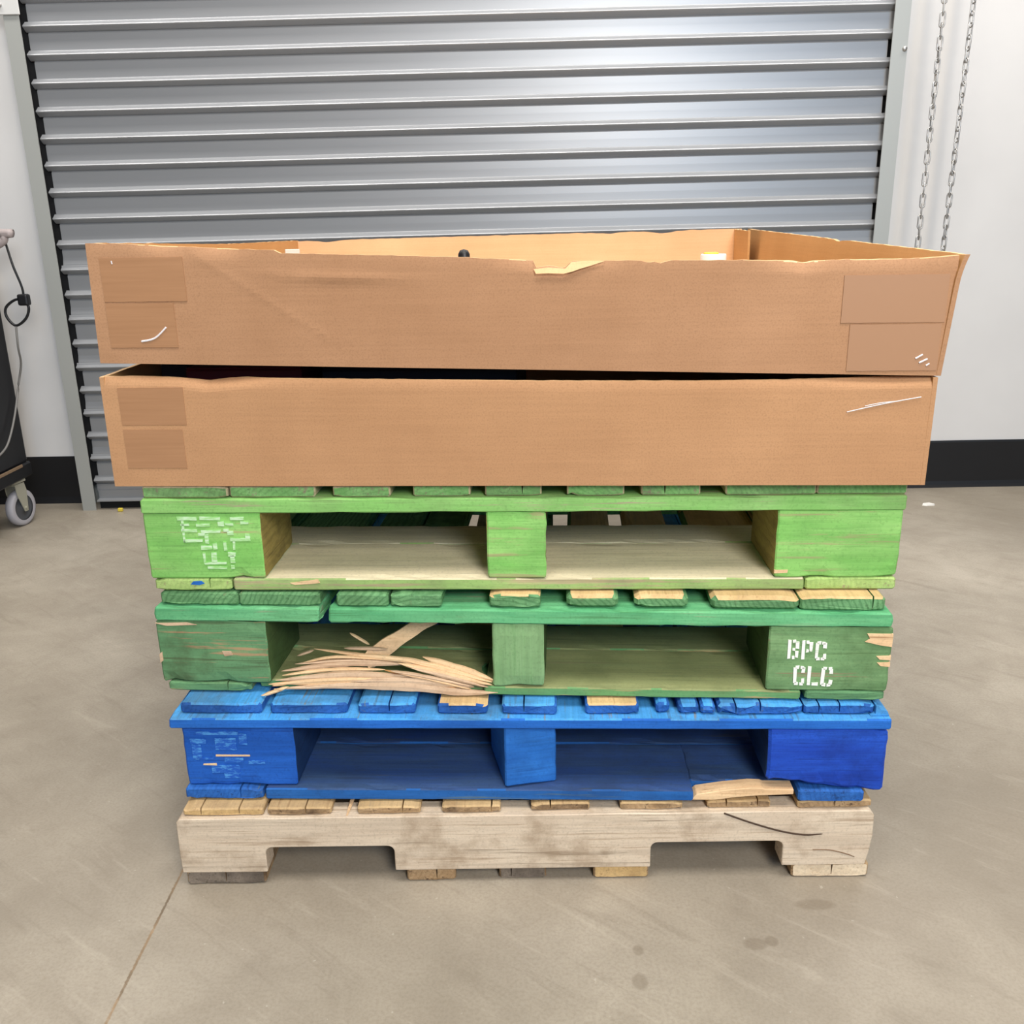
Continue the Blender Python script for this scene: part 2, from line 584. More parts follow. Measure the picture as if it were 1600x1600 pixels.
RW = dict(
    xx=wood('weathered_stringer', (206, 188, 166), (218, 202, 180), (186, 168, 146), 0.34, 0.36, (146, 124, 100), 'x', dscale=16.0),
    yy=wood('weathered_board_end', (170, 140, 104), (186, 158, 122), (150, 122, 92), 0.3, 0.75, (84, 66, 50), 'y', 0.25, (130, 100, 70)),
    top=wood('raw_board_top_warm', (206, 176, 130), (192, 162, 118), (214, 186, 144), 0.2, 0.35, (130, 102, 72), 'y'),
    pale=wood('fresh_board_end', (224, 204, 174), (230, 212, 184), (206, 180, 146), 0.2, 0.15, (150, 120, 90), 'y'),
    yellow=wood('yellowed_board_end', (206, 172, 118), (214, 182, 130), (190, 156, 106), 0.2, 0.3, (130, 98, 64), 'y'),
    grey=wood('greyed_board_end', (128, 116, 104), (142, 130, 116), (110, 100, 90), 0.3, 0.5, (74, 66, 58), 'y'))
M_splinter = wood('fresh_splintered_wood', (226, 188, 146), (234, 204, 162), (212, 168, 124), 0.25, 0.12, (170, 128, 88), 'x')
M_splinter2 = wood('tan_splintered_wood', (206, 176, 146), (216, 188, 158), (196, 160, 124), 0.25, 0.22, (150, 120, 96), 'x')
M_crack = plain('dark_wood_crack', (66, 50, 38), 0.9)
M_crack2 = plain('brown_wood_crack', (120, 96, 74), 0.9)
M_brownfib = plain('brown_wood_fibre', (178, 128, 78), 0.8)

t = NT('white_stencil_paint', 0.6)
t.color(t.mix(t.ramp(t.noise(t.coords((20, 20, 160), False), 2.0, 4), 0.55, 0.72), lin((232, 234, 228)), lin((190, 204, 184))))
M_sten = t.m
t = NT('faded_stencil_paint', 0.7)
t.color(t.mix(t.ramp(t.noise(t.coords((30, 30, 160), False), 2.0, 4), 0.42, 0.62), lin((192, 222, 184)), lin((146, 202, 122))))
M_sten_fade = t.m
t = NT('rubbed_light_blue_paint', 0.7)
t.color(t.mix(t.ramp(t.noise(t.coords((40, 40, 120), False), 2.0, 5, 0.7), 0.40, 0.56), lin((74, 146, 214)), lin((20, 84, 180))))
M_sten_blue = t.m

# ------------------------------------------------------------------ floor, wall, baseboards
bm = bmesh.new()
bm_box(bm, (-5, -6, -0.15), (5, 3.6, 0.0))
structure(from_bm('floor', bm, M_floor))

WY = 3.2
bm = bmesh.new()
outer = [(-5, 0), (5, 0), (5, 3.9), (-5, 3.9)]
# wall with a doorway between x -1.49 and 1.22, up to z 2.6 (one ring of faces around the opening)
xs, zs = [-5, -1.49, 1.222, 5], [0, 2.6, 3.9]
for yy in (WY, WY + 0.2):
    for i in range(3):
        for j in range(2):
            if i == 1 and j == 0:
                continue
            bm.faces.new([bm.verts.new(p) for p in ((xs[i], yy, zs[j]), (xs[i + 1], yy, zs[j]), (xs[i + 1], yy, zs[j + 1]), (xs[i], yy, zs[j + 1]))])
for (a, b) in (((-1.49, 0), (-1.49, 2.6)), ((1.222, 0), (1.222, 2.6)), ((-1.49, 2.6), (1.222, 2.6)), ((-5, 0), (-5, 3.9)), ((5, 0), (5, 3.9)), ((-5, 3.9), (5, 3.9))):
    bm.faces.new([bm.verts.new(p) for p in ((a[0], WY, a[1]), (b[0], WY, b[1]), (b[0], WY + 0.2, b[1]), (a[0], WY + 0.2, a[1]))])
bmesh.ops.remove_doubles(bm, verts=bm.verts, dist=0.0005)
structure(from_bm('wall_back', bm, M_wall))


def baseboard(name, x0, x1):
    bm = bmesh.new()
    prof = [(WY, 0.0), (WY - 0.016, 0.0), (WY - 0.010, 0.010), (WY - 0.007, 0.022), (WY - 0.006, 0.164), (WY - 0.004, 0.170), (WY, 0.170)]
    rows = [[bm.verts.new((x, y, z)) for y, z in prof] for x in (x0, x1)]
    for k in range(len(prof)):
        k2 = (k + 1) % len(prof)
        bm.faces.new((rows[0][k], rows[0][k2], rows[1][k2], rows[1][k]))
    bm.faces.new(rows[0][::-1])
    bm.faces.new(rows[1])
    return structure(from_bm(name, bm, M_base))


baseboard('baseboard_left', -4.9, -1.506)
baseboard('baseboard_right', 1.236, 4.9)

# ------------------------------------------------------------------ rolling door
door = bpy.data.objects.new('door_1', None)
COL.objects.link(door)
door.location = (-0.135, 3.12, 0)
structure(door)
door['label'] = 'grey steel rolling door with horizontal slats closed behind the pallets'
DX0, DX1 = -1.318, 1.338          # curtain ends in door space
SLOPE = 0.0066


def curtain():
    bm = bmesh.new()
    P = 0.0794
    z0 = 0.092
    prof = []
    rr = random.Random(3)
    k = 0
    z = z0
    while z < 2.35:
        up = z + P
        crease = 0.0
        if up < 1.02 and (k % 2 == 1):
            crease = 0.0060
        # from the bottom of a slat upwards: undercut, nose, cove, face
        prof += [(0.004, z - 0.0030), (-0.002, z - 0.0005), (-0.012, z + 0.0062), (-0.0165, z + 0.0092), (-0.0175, z + 0.0115), (-0.0155, z + 0.0145), (-0.008, z + 0.0195),
                 (-0.001 - crease, z + 0.0240), (-crease, z + 0.0262), (0.0 - crease * 0.95, z + 0.030), (0.0, z + 0.050), (0.0005, up - 0.008)]
        z += P
        k += 1
    # flat bottom slat
    prof = [(0.006, 0.060), (0.0, 0.062), (0.0, 0.088)] + prof
    us = [0.0, 0.0022, 0.0042] + [0.0042 + (0.9868 * i / 40) for i in range(1, 41)] + [0.9950, 1.0]
    cols = []
    for u in us:
        x = DX0 + (DX1 - DX0) * u
        bow = -0.010 * math.exp(-((u - 0.12) / 0.25) ** 2) * 0.5
        col = []
        for y, zz in prof:
            wob = 0.0003 * noise.noise(Vector((x * 1.2, zz * 0.8, 3)))
            amt = min(1.0, max(0.0, (zz - 0.1) / 0.5))
            col.append(bm.verts.new((x, y + wob, zz + amt * (SLOPE * (x + 0.2) + 0.0035 + bow * 0.35))))
        cols.append(col)
    for ci, (A, B) in enumerate(zip(cols, cols[1:])):
        ends = ci < 2 or ci >= len(cols) - 3
        for k in range(len(prof) - 1):
            kk = (k - 3) % 12
            if ends and k >= 3 and not (0 <= kk <= 7):
                slat = (k - 3) // 12
                if ci == 0 or ci == len(cols) - 2 or slat % 2 == 0:
                    continue
            f = bm.faces.new((A[k], B[k], B[k + 1], A[k + 1]))
    o = from_bm('curtain', bm, M_slat, door)
    return o


curtain()
# bottom bar with rubber seal
bm = bmesh.new()
poly = [(-0.026, 0.030), (-0.026, 0.034), (-0.004, 0.037), (-0.004, 0.066), (0.012, 0.066), (0.012, 0.030)]
rows = [[bm.verts.new((x, y, z)) for y, z in poly] for x in (DX0 + 0.004, DX1 - 0.004)]
for k in range(6):
    bm.faces.new((rows[0][k], rows[0][(k + 1) % 6], rows[1][(k + 1) % 6], rows[1][k]))
bm.faces.new(rows[0][::-1])
bm.faces.new(rows[1])
from_bm('bottom_bar', bm, M_slat, door)
box('rubber_seal', (DX0 + 0.004, -0.006, 0.0), (DX1 - 0.004, 0.012, 0.031), M_dark, door, 0.002, 1)


def guide(x_out, x_in):
    """steel channel the curtain runs in: front flange, web and rear flange"""
    s = 1 if x_in > x_out else -1
    pts = [(x_in, -0.030), (x_out, -0.030), (x_out, 0.078), (x_in, 0.078), (x_in, 0.074), (x_out + s * 0.004, 0.074), (x_out + s * 0.004, -0.026), (x_in, -0.026)]
    bm = bmesh.new()
    lo = [bm.verts.new((x, y, 0.0)) for x, y in pts]
    hi = [bm.verts.new((x, y, 2.6)) for x, y in pts]
    for k in range(8):
        bm.faces.new((lo[k], lo[(k + 1) % 8], hi[(k + 1) % 8], hi[k]))
    bm.faces.new(lo[::-1])
    bm.faces.new(hi)
    g = from_bm('guide_rail', bm, M_guide, door)
    box('channel_shade_strip', (min(x_out + s * 0.006, x_in + s * 0.05), 0.016, 0.08), (max(x_out + s * 0.006, x_in + s * 0.05), 0.022, 2.55), M_dark, g)  # added dark strip, paints the shade behind the slat end gaps
    return g


gl = guide(-1.365, -1.319)
gr = guide(1.363, 1.315)
box('rail_bracket', (-1.385, -0.036, 1.555), (-1.312, -0.0305, 1.70), plain('pale_bracket', (205, 205, 203), 0.4), gl, 0.002, 1)
bm = bmesh.new()
lathe_bm(bm, [(0.0, 0.006), (0.006, 0.006), (0.0075, 0.003), (0.0075, 0.0)], Matrix.Translation((-1.368, -0.036, 1.582)) @ Matrix.Rotation(math.pi / 2, 4, 'X'), 12)
from_bm('bolt', bm, M_zinc, gl, True)
bm = bmesh.new()
lathe_bm(bm, [(0.0, 0.006), (0.006, 0.006), (0.0075, 0.003), (0.0075, 0.0)], Matrix.Translation((1.355, -0.030, 1.42)) @ Matrix.Rotation(math.pi / 2, 4, 'X'), 12)
from_bm('bolt', bm, M_zinc, gr, True)

# ------------------------------------------------------------------ pallets
def notched_stringer(name, xl, xr, y0, y1, zb, zt, notch_top, n1, n2, mat, parent):
    def rnotch(a, b):
        r = 0.010
        out = [(b, zb)]
        for k in range(5):
            an = math.pi / 2 * k / 4
            out.append((b - r + r * math.cos(an), notch_top - r + r * math.sin(an)))
        for k in range(5):
            an = math.pi / 2 + math.pi / 2 * k / 4
            out.append((a + r + r * math.cos(an), notch_top - r + r * math.sin(an)))
        out.append((a, zb))
        return out
    j = lambda s=0.0012: (rnd.random() - 0.5) * 2 * s
    poly = [(xl, zb), (xl - 0.001, zb + 0.03), (xl + j(), zb + 0.06), (xl, zt - 0.006), (xl + 0.005, zt)]
    for k in range(1, 20):
        poly.append((xl + (xr - xl) * k / 20, zt + j(0.0006)))
    poly += [(xr - 0.006, zt), (xr, zt - 0.008), (xr + j(), zb + 0.05), (xr - 0.002, zb + 0.02), (xr - 0.006, zb)]
    for a, b in (n2, n1):
        poly += [(b + 0.02, zb + j(0.0005))] + rnotch(a, b) + [(a - 0.02, zb + j(0.0005))]
    bm = prism_bm(poly[::-1], y0, y1, 0.0012)
    return from_bm(name, bm, mat, parent)


DEPTH = 1.13
# --- bottom: raw stringer pallet
p1 = thing('wooden_pallet', 'weathered unpainted wooden pallet with two fork notches, lowest of the stack on the floor', 'pallet', (0.0093, 1.138, 0), math.radians(-0.451), 'pallets in the stack')
zs1 = (0.0235, 0.1155)
for yy in (0.0, DEPTH / 2 - 0.02, DEPTH - 0.04):
    s = notched_stringer('stringer', -0.5035, 0.5040, yy, yy + 0.038, zs1[0], zs1[1], 0.0655, (-0.3785, -0.190), (0.184, 0.3765), RW['xx'], p1)
    if yy == 0.0:
        # dark splits in the wood of the front stringer, seen as thin curved cracks
        crk = []
        bm = bmesh.new()
        cp = smooth_path([(0.288, -0.0008, 0.1145), (0.325, -0.0008, 0.099), (0.370, -0.0008, 0.0835), (0.405, -0.0008, 0.0765), (0.432, -0.0008, 0.0775)], 5)
        tube_bm(bm, cp, [0.0013] * (len(cp) - 4) + [0.0012, 0.0010, 0.0008, 0.0004], 6)
        from_bm('crack', bm, M_crack, s)
        bm = bmesh.new()
        cp = smooth_path([(0.420, -0.0006, 0.0505), (0.445, -0.0006, 0.0495), (0.470, -0.0006, 0.0425), (0.482, -0.0006, 0.037)], 5)
        tube_bm(bm, cp, [0.0008] * (len(cp) - 3) + [0.0006, 0.0005, 0.0003], 6)
        from_bm('crack', bm, M_crack2, s)
W = RW
d1 = [(-0.4936, -0.3774, W['yellow'], (0.22, 0.7)), (-0.3718, -0.2787, W['yy'], (0.6,)), (-0.2409, -0.1497, W['yy'], (0.72,)), (-0.1184, -0.0336, W['yy'], (0.85,)),
      (0.0106, 0.0953, W['yy'], (0.33,)), (0.1394, 0.2296, W['yy'], ()), (0.2655, 0.3565, W['yy'], (0.3, 0.8)), (0.3951, 0.5017, W['yy'], (0.5,))]
for a, b, m, cr in d1:
    plank('deck_board', (a, b), (0.006 + rnd.random() * 0.004, DEPTH - 0.005), (0.1158, 0.1276 + rnd.random() * 0.0006), 'y', dict(base=W['top'], end=m, top=W['top']), p1, cracks=cr, rad=0.0025, chip=0.0024)
bm = bmesh.new()
tube_bm(bm, [(-0.256, 0.004, 0.116), (-0.252, 0.05, 0.122), (-0.247, 0.11, 0.1275)], [0.0012, 0.004, 0.002], 5)
from_bm('splinter', bm, M_splinter, p1)
for a, b, m, cr, yo in [(-0.5001, -0.3839, W['grey'], (0.5,), 0.004), (-0.1744, -0.1028, W['yy'], (0.62,), 0.006), (-0.0377, 0.032, W['grey'], (0.25,), 0.008),
                        (0.1017, 0.1827, W['yellow'], (), 0.006), (0.3926, 0.5055, W['pale'], (0.52,), 0.003)]:
    plank('bottom_board', (a, b), (yo, DEPTH - 0.006), (0.0, 0.0236), 'y', dict(base=W['yy'], end=m), p1, cracks=cr, rad=0.003, chip=0.0028)

BLK_D = 0.150


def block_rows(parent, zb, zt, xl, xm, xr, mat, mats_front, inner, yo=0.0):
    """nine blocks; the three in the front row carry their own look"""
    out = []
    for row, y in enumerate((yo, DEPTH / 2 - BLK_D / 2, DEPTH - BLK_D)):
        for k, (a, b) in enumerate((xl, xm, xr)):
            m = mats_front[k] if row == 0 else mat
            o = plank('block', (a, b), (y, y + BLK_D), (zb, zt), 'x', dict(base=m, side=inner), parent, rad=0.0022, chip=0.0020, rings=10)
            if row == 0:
                out.append(o)
    return out


def bottom_frame(parent, z0, z1, L, R, C, mx, mend, dusty, yo=0.0, skip_left=False, wid=0.125, front=None):
    """bottom boards: left and right run front to back, cross boards between them"""
    for (a, b), cr in ((L, (0.72,)), (R, ())):
        plank('bottom_board', (a, b), (yo, DEPTH - yo), (z0 + 0.0008, z1 + 0.0004), 'y', dict(base=mend, end=mend), parent, cracks=cr, rad=0.003, chip=0.003)
    for k, y in enumerate((yo, wid + 0.004, DEPTH / 2 - 0.06, DEPTH - 0.13)):
        w = wid if k != 1 else 0.088
        a, b = C
        if k == 0 and front:
            a, b = front
        plank('bottom_board', (a, b), (y, y + w), (z0 + 0.0008, z1 if k != 1 else z1 - 0.001), 'x', dict(base=mx, top=dusty), parent, rad=0.002, chip=0.002, rings=30)


# --- blue block pallet
p2 = thing('wooden_pallet', 'bright blue painted pallet with a broken corner board, on top of the unpainted pallet', 'pallet', (0.0169, 1.152, 0.129), math.radians(-2.158), 'pallets in the stack')
zo = 0.129
cz = lambda z: z - zo
bottom_frame(p2, 0.0, 0.019, (-0.5033, -0.3894), (0.3862, 0.4784), (-0.3847, 0.380), BL['worn'], BL['yy'], BL['dusty'], 0.0, front=(-0.3847, 0.236))
# broken right end of the front bottom board: bare wood wedge
bp = [(0.234, 0.0015), (0.242, 0.011), (0.279, 0.0175), (0.318, 0.022), (0.335, 0.0215), (0.339, 0.0195), (0.3795, 0.0195), (0.3795, 0.0115), (0.335, 0.0095), (0.30, 0.0065), (0.268, 0.0015)]
from_bm('broken_board_end', prism_bm([(x, z) for x, z in bp][::-1], 0.002, 0.026, 0.0008), M_splinter, p2)
plank('bottom_board', (0.2355, 0.3795), (0.027, 0.125), (0.001, 0.0188), 'x', dict(base=BL['worn'], top=BL['dusty']), p2, rad=0.002, chip=0.003, endj=0.003)
# front corner blocks and centre block, the latter knocked askew
bl = []
zb, zt = 0.0195, 0.1185
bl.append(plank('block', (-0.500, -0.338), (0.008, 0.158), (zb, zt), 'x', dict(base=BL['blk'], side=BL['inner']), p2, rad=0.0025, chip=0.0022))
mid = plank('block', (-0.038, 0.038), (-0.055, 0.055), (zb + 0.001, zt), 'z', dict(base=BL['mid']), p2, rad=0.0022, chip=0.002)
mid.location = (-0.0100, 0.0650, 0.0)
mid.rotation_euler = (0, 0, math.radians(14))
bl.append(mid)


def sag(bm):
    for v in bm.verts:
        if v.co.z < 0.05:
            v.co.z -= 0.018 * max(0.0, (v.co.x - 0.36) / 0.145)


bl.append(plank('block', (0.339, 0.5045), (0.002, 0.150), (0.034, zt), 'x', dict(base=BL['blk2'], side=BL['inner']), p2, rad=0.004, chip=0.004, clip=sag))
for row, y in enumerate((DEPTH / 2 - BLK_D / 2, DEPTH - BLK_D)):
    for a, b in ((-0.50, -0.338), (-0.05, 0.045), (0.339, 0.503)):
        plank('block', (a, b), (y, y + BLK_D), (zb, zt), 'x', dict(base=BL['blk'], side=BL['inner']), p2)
flat_patch('stencil_lettering', [(-0.4790, 0.2379, -0.4174, 0.2324), (-0.4889, 0.2254, -0.4655, 0.2181), (-0.4882, 0.2160, -0.4740, 0.1939), (-0.4532, 0.2276, -0.4219, 0.2078), (-0.4172, 0.2339, -0.4061, 0.2162), (-0.4852, 0.1938, -0.4573, 0.1918), (-0.4421, 0.1940, -0.4148, 0.1867), (-0.4622, 0.1822, -0.4203, 0.1696), (-0.4448, 0.1695, -0.4231, 0.1610), (-0.4069, 0.1899, -0.3831, 0.1846)], 0.0070, 0.0014, M_sten_blue, bl[0]).location.z = -zo
flat_patch('scratch', [(-0.4535, 0.1995, -0.4044, 0.1970), (-0.4740, 0.1850, -0.4547, 0.1824)], 0.0066, 0.0016, M_splinter, bl[0]).location.z = -zo
for y in (0.0, DEPTH / 2 - 0.06, DEPTH - 0.125):
    plank('cross_board', (-0.5122, 0.5046), (y - (0.003 if y == 0 else 0), y + 0.12), (zt + 0.0004, 0.1355), 'x', dict(base=BL['xx'], top=BL['top']), p2, rad=0.0022, chip=0.0022, rings=30)
d2 = [(-0.4987, -0.3809, ()), (-0.368, -0.2574, ()), (-0.2419, -0.1601, (0.55,)), (-0.1284, -0.0571, ()), (-0.0364, 0.0409, (0.4,)), (0.0812, 0.1562, ()),
      (0.1811, 0.1997, ()), (0.2122, 0.2406, ()), (0.2423, 0.2636, ()), (0.2671, 0.3853, (0.2, 0.5)), (0.3871, 0.4835, (0.2, 0.5))]
for i, (a, b, cr) in enumerate(d2):
    endm = BL['yy']
    yo = 0.008 + rnd.random() * 0.003
    far = DEPTH - 0.004 if i not in (6, 7, 8) else 0.34
    ragged = i in (6, 7, 8, 9)
    plank('deck_board', (a, b), (yo, far), (0.136, 0.1522), 'y', dict(base=BL['yy'], end=endm, top=BL['top'] if i not in (3, 5) else G2['rawtop']), p2,
          cracks=cr, rad=0.004 if ragged else 0.003, chip=0.005 if ragged else 0.003, endj=0.006 if ragged else 0.002)
# snapped top right corner of the front cross board
poly_patch('chipped_corner', [(0.478, 0.1362), (0.5035, 0.1362), (0.501, 0.1425), (0.491, 0.146), (0.487, 0.1515), (0.4845, 0.1515), (0.4845, 0.139)], 0.006, 0.09, BL['top'], p2)

# --- dark green block pallet
p3 = thing('wooden_pallet', 'dark green painted pallet with splintered front board, on top of the blue pallet', 'pallet', (0.0013, 1.1825, 0.2825), math.radians(-3.824), 'pallets in the stack')
zo3 = 0.2825
zb, zt = 0.0152, 0.1120
bottom_frame(p3, 0.0, 0.0148, (-0.5103, -0.3863), (0.4057, 0.5142), (-0.38, 0.3985), G2['worn'], G2['blk2'], G2['dusty'], 0.0, front=(-0.045, 0.3985))
# rest of the snapped front bottom board behind the splinters
plank('bottom_board', (-0.382, -0.048), (0.014, 0.125), (0.001, 0.0142), 'x', dict(base=G2['worn'], top=G2['dusty']), p3, rad=0.002, chip=0.006, endj=0.012, rings=40)
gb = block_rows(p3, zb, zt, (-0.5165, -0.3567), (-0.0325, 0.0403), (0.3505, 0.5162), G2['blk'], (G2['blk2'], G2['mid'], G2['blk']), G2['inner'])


LET = {'B': [(0, 0, .28, 1), (.40, 0, .64, .14), (.40, .43, .64, .57), (.40, .86, .64, 1), (.66, .08, .94, .44), (.66, .56, .94, .92)],
       'P': [(0, 0, .28, 1), (.40, .86, .64, 1), (.40, .40, .64, .54), (.66, .47, .94, .94)],
       'C': [(0, .08, .28, .92), (.12, .86, .44, 1), (.12, 0, .44, .14), (.56, .86, .86, 1), (.56, 0, .86, .14), (.68, .66, .96, .92), (.68, .08, .96, .34)],
       'L': [(0, 0, .28, 1), (.40, 0, .92, .16)]}


def stencil(word, x0, x1, z0, z1, slant):
    quads = []
    w = (x1 - x0) / len(word)
    for i, ch in enumerate(word):
        ox = x0 + i * w
        for a, b, c_, d in LET[ch]:
            dz = slant * (i + (a + c_) / 2) * w
            quads.append((ox + a * w * 0.86, z0 + dz + b * (z1 - z0), ox + c_ * w * 0.86, z0 + dz + d * (z1 - z0)))
    return quads


flat_patch('stencil_lettering', [(a, b - zo3, c_, d - zo3) for a, b, c_, d in stencil('BPC', 0.3765, 0.4325, 0.3475, 0.3755, -0.045) + stencil('CLC', 0.3870, 0.4440, 0.3075, 0.3365, -0.04)], -0.0012, 0.0016, M_sten, gb[2])
for poly in ([(0.482, 0.1035), (0.5166, 0.1035), (0.5166, 0.084), (0.500, 0.0865), (0.480, 0.0915), (0.486, 0.096)],
             [(0.497, 0.070), (0.5166, 0.071), (0.5166, 0.064), (0.502, 0.065)], [(0.499, 0.060), (0.5166, 0.061), (0.5166, 0.054), (0.504, 0.055)]):
    poly_patch('chipped_patch', poly, -0.0012, 0.003, M_splinter, gb[2])
for poly in ([(-0.5166, 0.060), (-0.512, 0.064), (-0.512, 0.050), (-0.5166, 0.046)], [(-0.423, 0.066), (-0.410, 0.066), (-0.408, 0.060), (-0.420, 0.058)],
             [(-0.5166, 0.109), (-0.47, 0.1105), (-0.455, 0.107), (-0.50, 0.105)]):
    poly_patch('chipped_patch', poly, -0.0012, 0.003, M_splinter2, gb[0])
# front cross board in two pieces with a gap, then the other two
plank('cross_board', (-0.5133, -0.2773), (-0.002, 0.125), (zt + 0.0004, 0.1345), 'x', dict(base=G2['xx']), p3, rad=0.0025, chip=0.003, endj=0.004)
plank('cross_board', (-0.2626, 0.5122), (-0.002, 0.125), (zt + 0.0004, 0.1345), 'x', dict(base=G2['xx']), p3, rad=0.0025, chip=0.003, endj=0.004, rings=30)
for y in (DEPTH / 2 - 0.06, DEPTH - 0.125):
    plank('cross_board', (-0.5133, 0.5122), (y, y + 0.12), (zt + 0.0004, 0.1345), 'x', dict(base=G2['xx']), p3)
d3 = [(-0.506, -0.3934, ()), (-0.3925, -0.2757, ()), (-0.252, -0.1784, ()), (-0.1748, -0.1027, ()), (-0.0355, 0.0355, ()), (0.0717, 0.1429, ()), (0.1656, 0.2396, ()),
      (0.2698, 0.3891, ()), (0.390, 0.5036, (0.86,))]
for i, (a, b, cr) in enumerate(d3):
    plank('deck_board', (a, b), (0.003 + rnd.random() * 0.003, DEPTH - 0.004), (0.1348, 0.1546), 'y', dict(base=G2['yy'], end=G2['yy'], top=G2['yy'] if i < 4 else G2['rawtop']), p3, cracks=cr,
          rad=0.006 if i in (5, 6, 7) else 0.003, chip=0.003)

# splinters of the snapped board
SPL = [([(-0.2190, 0.3225), (-0.1990, 0.3345), (-0.1453, 0.3659), (-0.1034, 0.3871), (-0.0741, 0.3972)], 0.0270, 0.018, 0.100, 0),
       ([(-0.2480, 0.3557), (-0.2175, 0.3420)], 0.0034, 0.05, 0.04, 0),
       ([(-0.2528, 0.3406), (-0.1880, 0.3404)], 0.0043, 0.03, 0.03, 1),
       ([(-0.2977, 0.3390), (-0.2255, 0.3328), (-0.1518, 0.3278), (-0.0970, 0.3185), (-0.0331, 0.3042)], 0.0077, 0.03, 0.004, 0),
       ([(-0.3239, 0.3275), (-0.2978, 0.3369)], 0.0034, 0.03, 0.03, 1),
       ([(-0.3123, 0.3215), (-0.2628, 0.3313), (-0.1887, 0.3283)], 0.0034, 0.02, 0.02, 0),
       ([(-0.3444, 0.3098), (-0.2543, 0.3213), (-0.1521, 0.3217)], 0.0085, 0.015, 0.02, 1),
       ([(-0.1359, 0.3330), (-0.0877, 0.3206), (-0.0331, 0.3062)], 0.0120, 0.02, 0.004, 0),
       ([(-0.1703, 0.3265), (-0.1063, 0.3143), (-0.0350, 0.3001)], 0.0100, 0.012, 0.0, 0),
       ([(-0.1893, 0.3181), (-0.1160, 0.3040), (-0.0777, 0.2892)], 0.0069, 0.006, 0.0, 2),
       ([(-0.3553, 0.2942), (-0.3264, 0.2998)], 0.0040, 0.0, 0.0, 0),
       ([(-0.3684, 0.2835), (-0.3297, 0.2946)], 0.0048, -0.012, -0.004, 0),
       ([(-0.3516, 0.2905), (-0.2468, 0.2978), (-0.1535, 0.2965), (-0.0796, 0.2890), (-0.0262, 0.2880)], 0.0135, -0.004, 0.0, 1),
       ([(-0.3308, 0.3038), (-0.2552, 0.3090)], 0.0077, 0.004, 0.006, 3),
       ([(-0.1799, 0.3203), (-0.1341, 0.3128), (-0.0609, 0.2977)], 0.0043, 0.0, 0.0, 1),
       ([(-0.3499, 0.3015), (-0.2270, 0.3115), (-0.0975, 0.3032)], 0.0105, 0.002, 0.004, 1),
       ([(-0.3420, 0.3055), (-0.2700, 0.3150), (-0.1900, 0.3160)], 0.0050, 0.010, 0.012, 0),
       ([(-0.3250, 0.3190), (-0.2500, 0.3260), (-0.1750, 0.3245)], 0.0045, 0.020, 0.020, 1),
       ([(-0.1500, 0.3230), (-0.0950, 0.3105), (-0.0400, 0.2965)], 0.0060, 0.004, 0.0, 1),
       ([(-0.1600, 0.3290), (-0.1050, 0.3190), (-0.0345, 0.3035)], 0.0060, 0.016, 0.002, 0),
       ([(-0.1700, 0.3170), (-0.1250, 0.3085), (-0.0650, 0.2930)], 0.0050, 0.0, 0.0, 0),
       ([(-0.3600, 0.2960), (-0.2800, 0.3040), (-0.2000, 0.3080)], 0.0070, 0.0, 0.0, 0),
       ([(-0.2400, 0.3045), (-0.1500, 0.3055), (-0.0600, 0.2950)], 0.0105, -0.002, 0.002, 1),
       ([(-0.3300, 0.2965), (-0.2100, 0.3040), (-0.1000, 0.2985)], 0.0100, 0.0, 0.002, 0)]
for pts, w, ya, yb, mi in SPL:
    path = smooth_path([(x, ya + (yb - ya) * i / (len(pts) - 1), z - zo3) for i, (x, z) in enumerate(pts)], 7)
    bm = bmesh.new()
    n = len(path)
    secs = []
    for i, p in enumerate(path):
        u = i / (n - 1)
        d = (path[min(i + 1, n - 1)] - path[max(i - 1, 0)]).normalized()
        nrm = Vector((-d.z, 0, d.x)).normalized()
        ww = w * 0.40 * max(0.05, min(1.0, min((u + (0.25 if w > 0.015 else 0)) / 0.34, (1 - u) / 0.30))) * (1 + 0.30 * noise.noise(Vector((u * 11, w * 900, 1))))
        th = 0.0022 * max(0.3, min(1.0, min(u / 0.1, (1 - u) / 0.1)))
        tl = Vector((0, 0.35, 0))
        a_, b_ = p + (nrm + tl * 0.5) * ww, p - (nrm + tl * 0.5) * ww
        yv = Vector((0, th, 0))
        secs.append([bm.verts.new(a_ - yv), bm.verts.new(p - yv * 1.4), bm.verts.new(b_ - yv), bm.verts.new(b_ + yv), bm.verts.new(a_ + yv)])
    for A, B in zip(secs, secs[1:]):
        for k in range(5):
            bm.faces.new((A[k], A[(k + 1) % 5], B[(k + 1) % 5], B[k]))
    bm.faces.new(secs[0][::-1])
    bm.faces.new(secs[-1])
    for v_ in bm.verts:
        v_.co.z = max(v_.co.z, 0.002)
    from_bm('splinter', bm, (M_splinter, M_splinter2, M_brownfib, G2['worn'])[mi], p3)

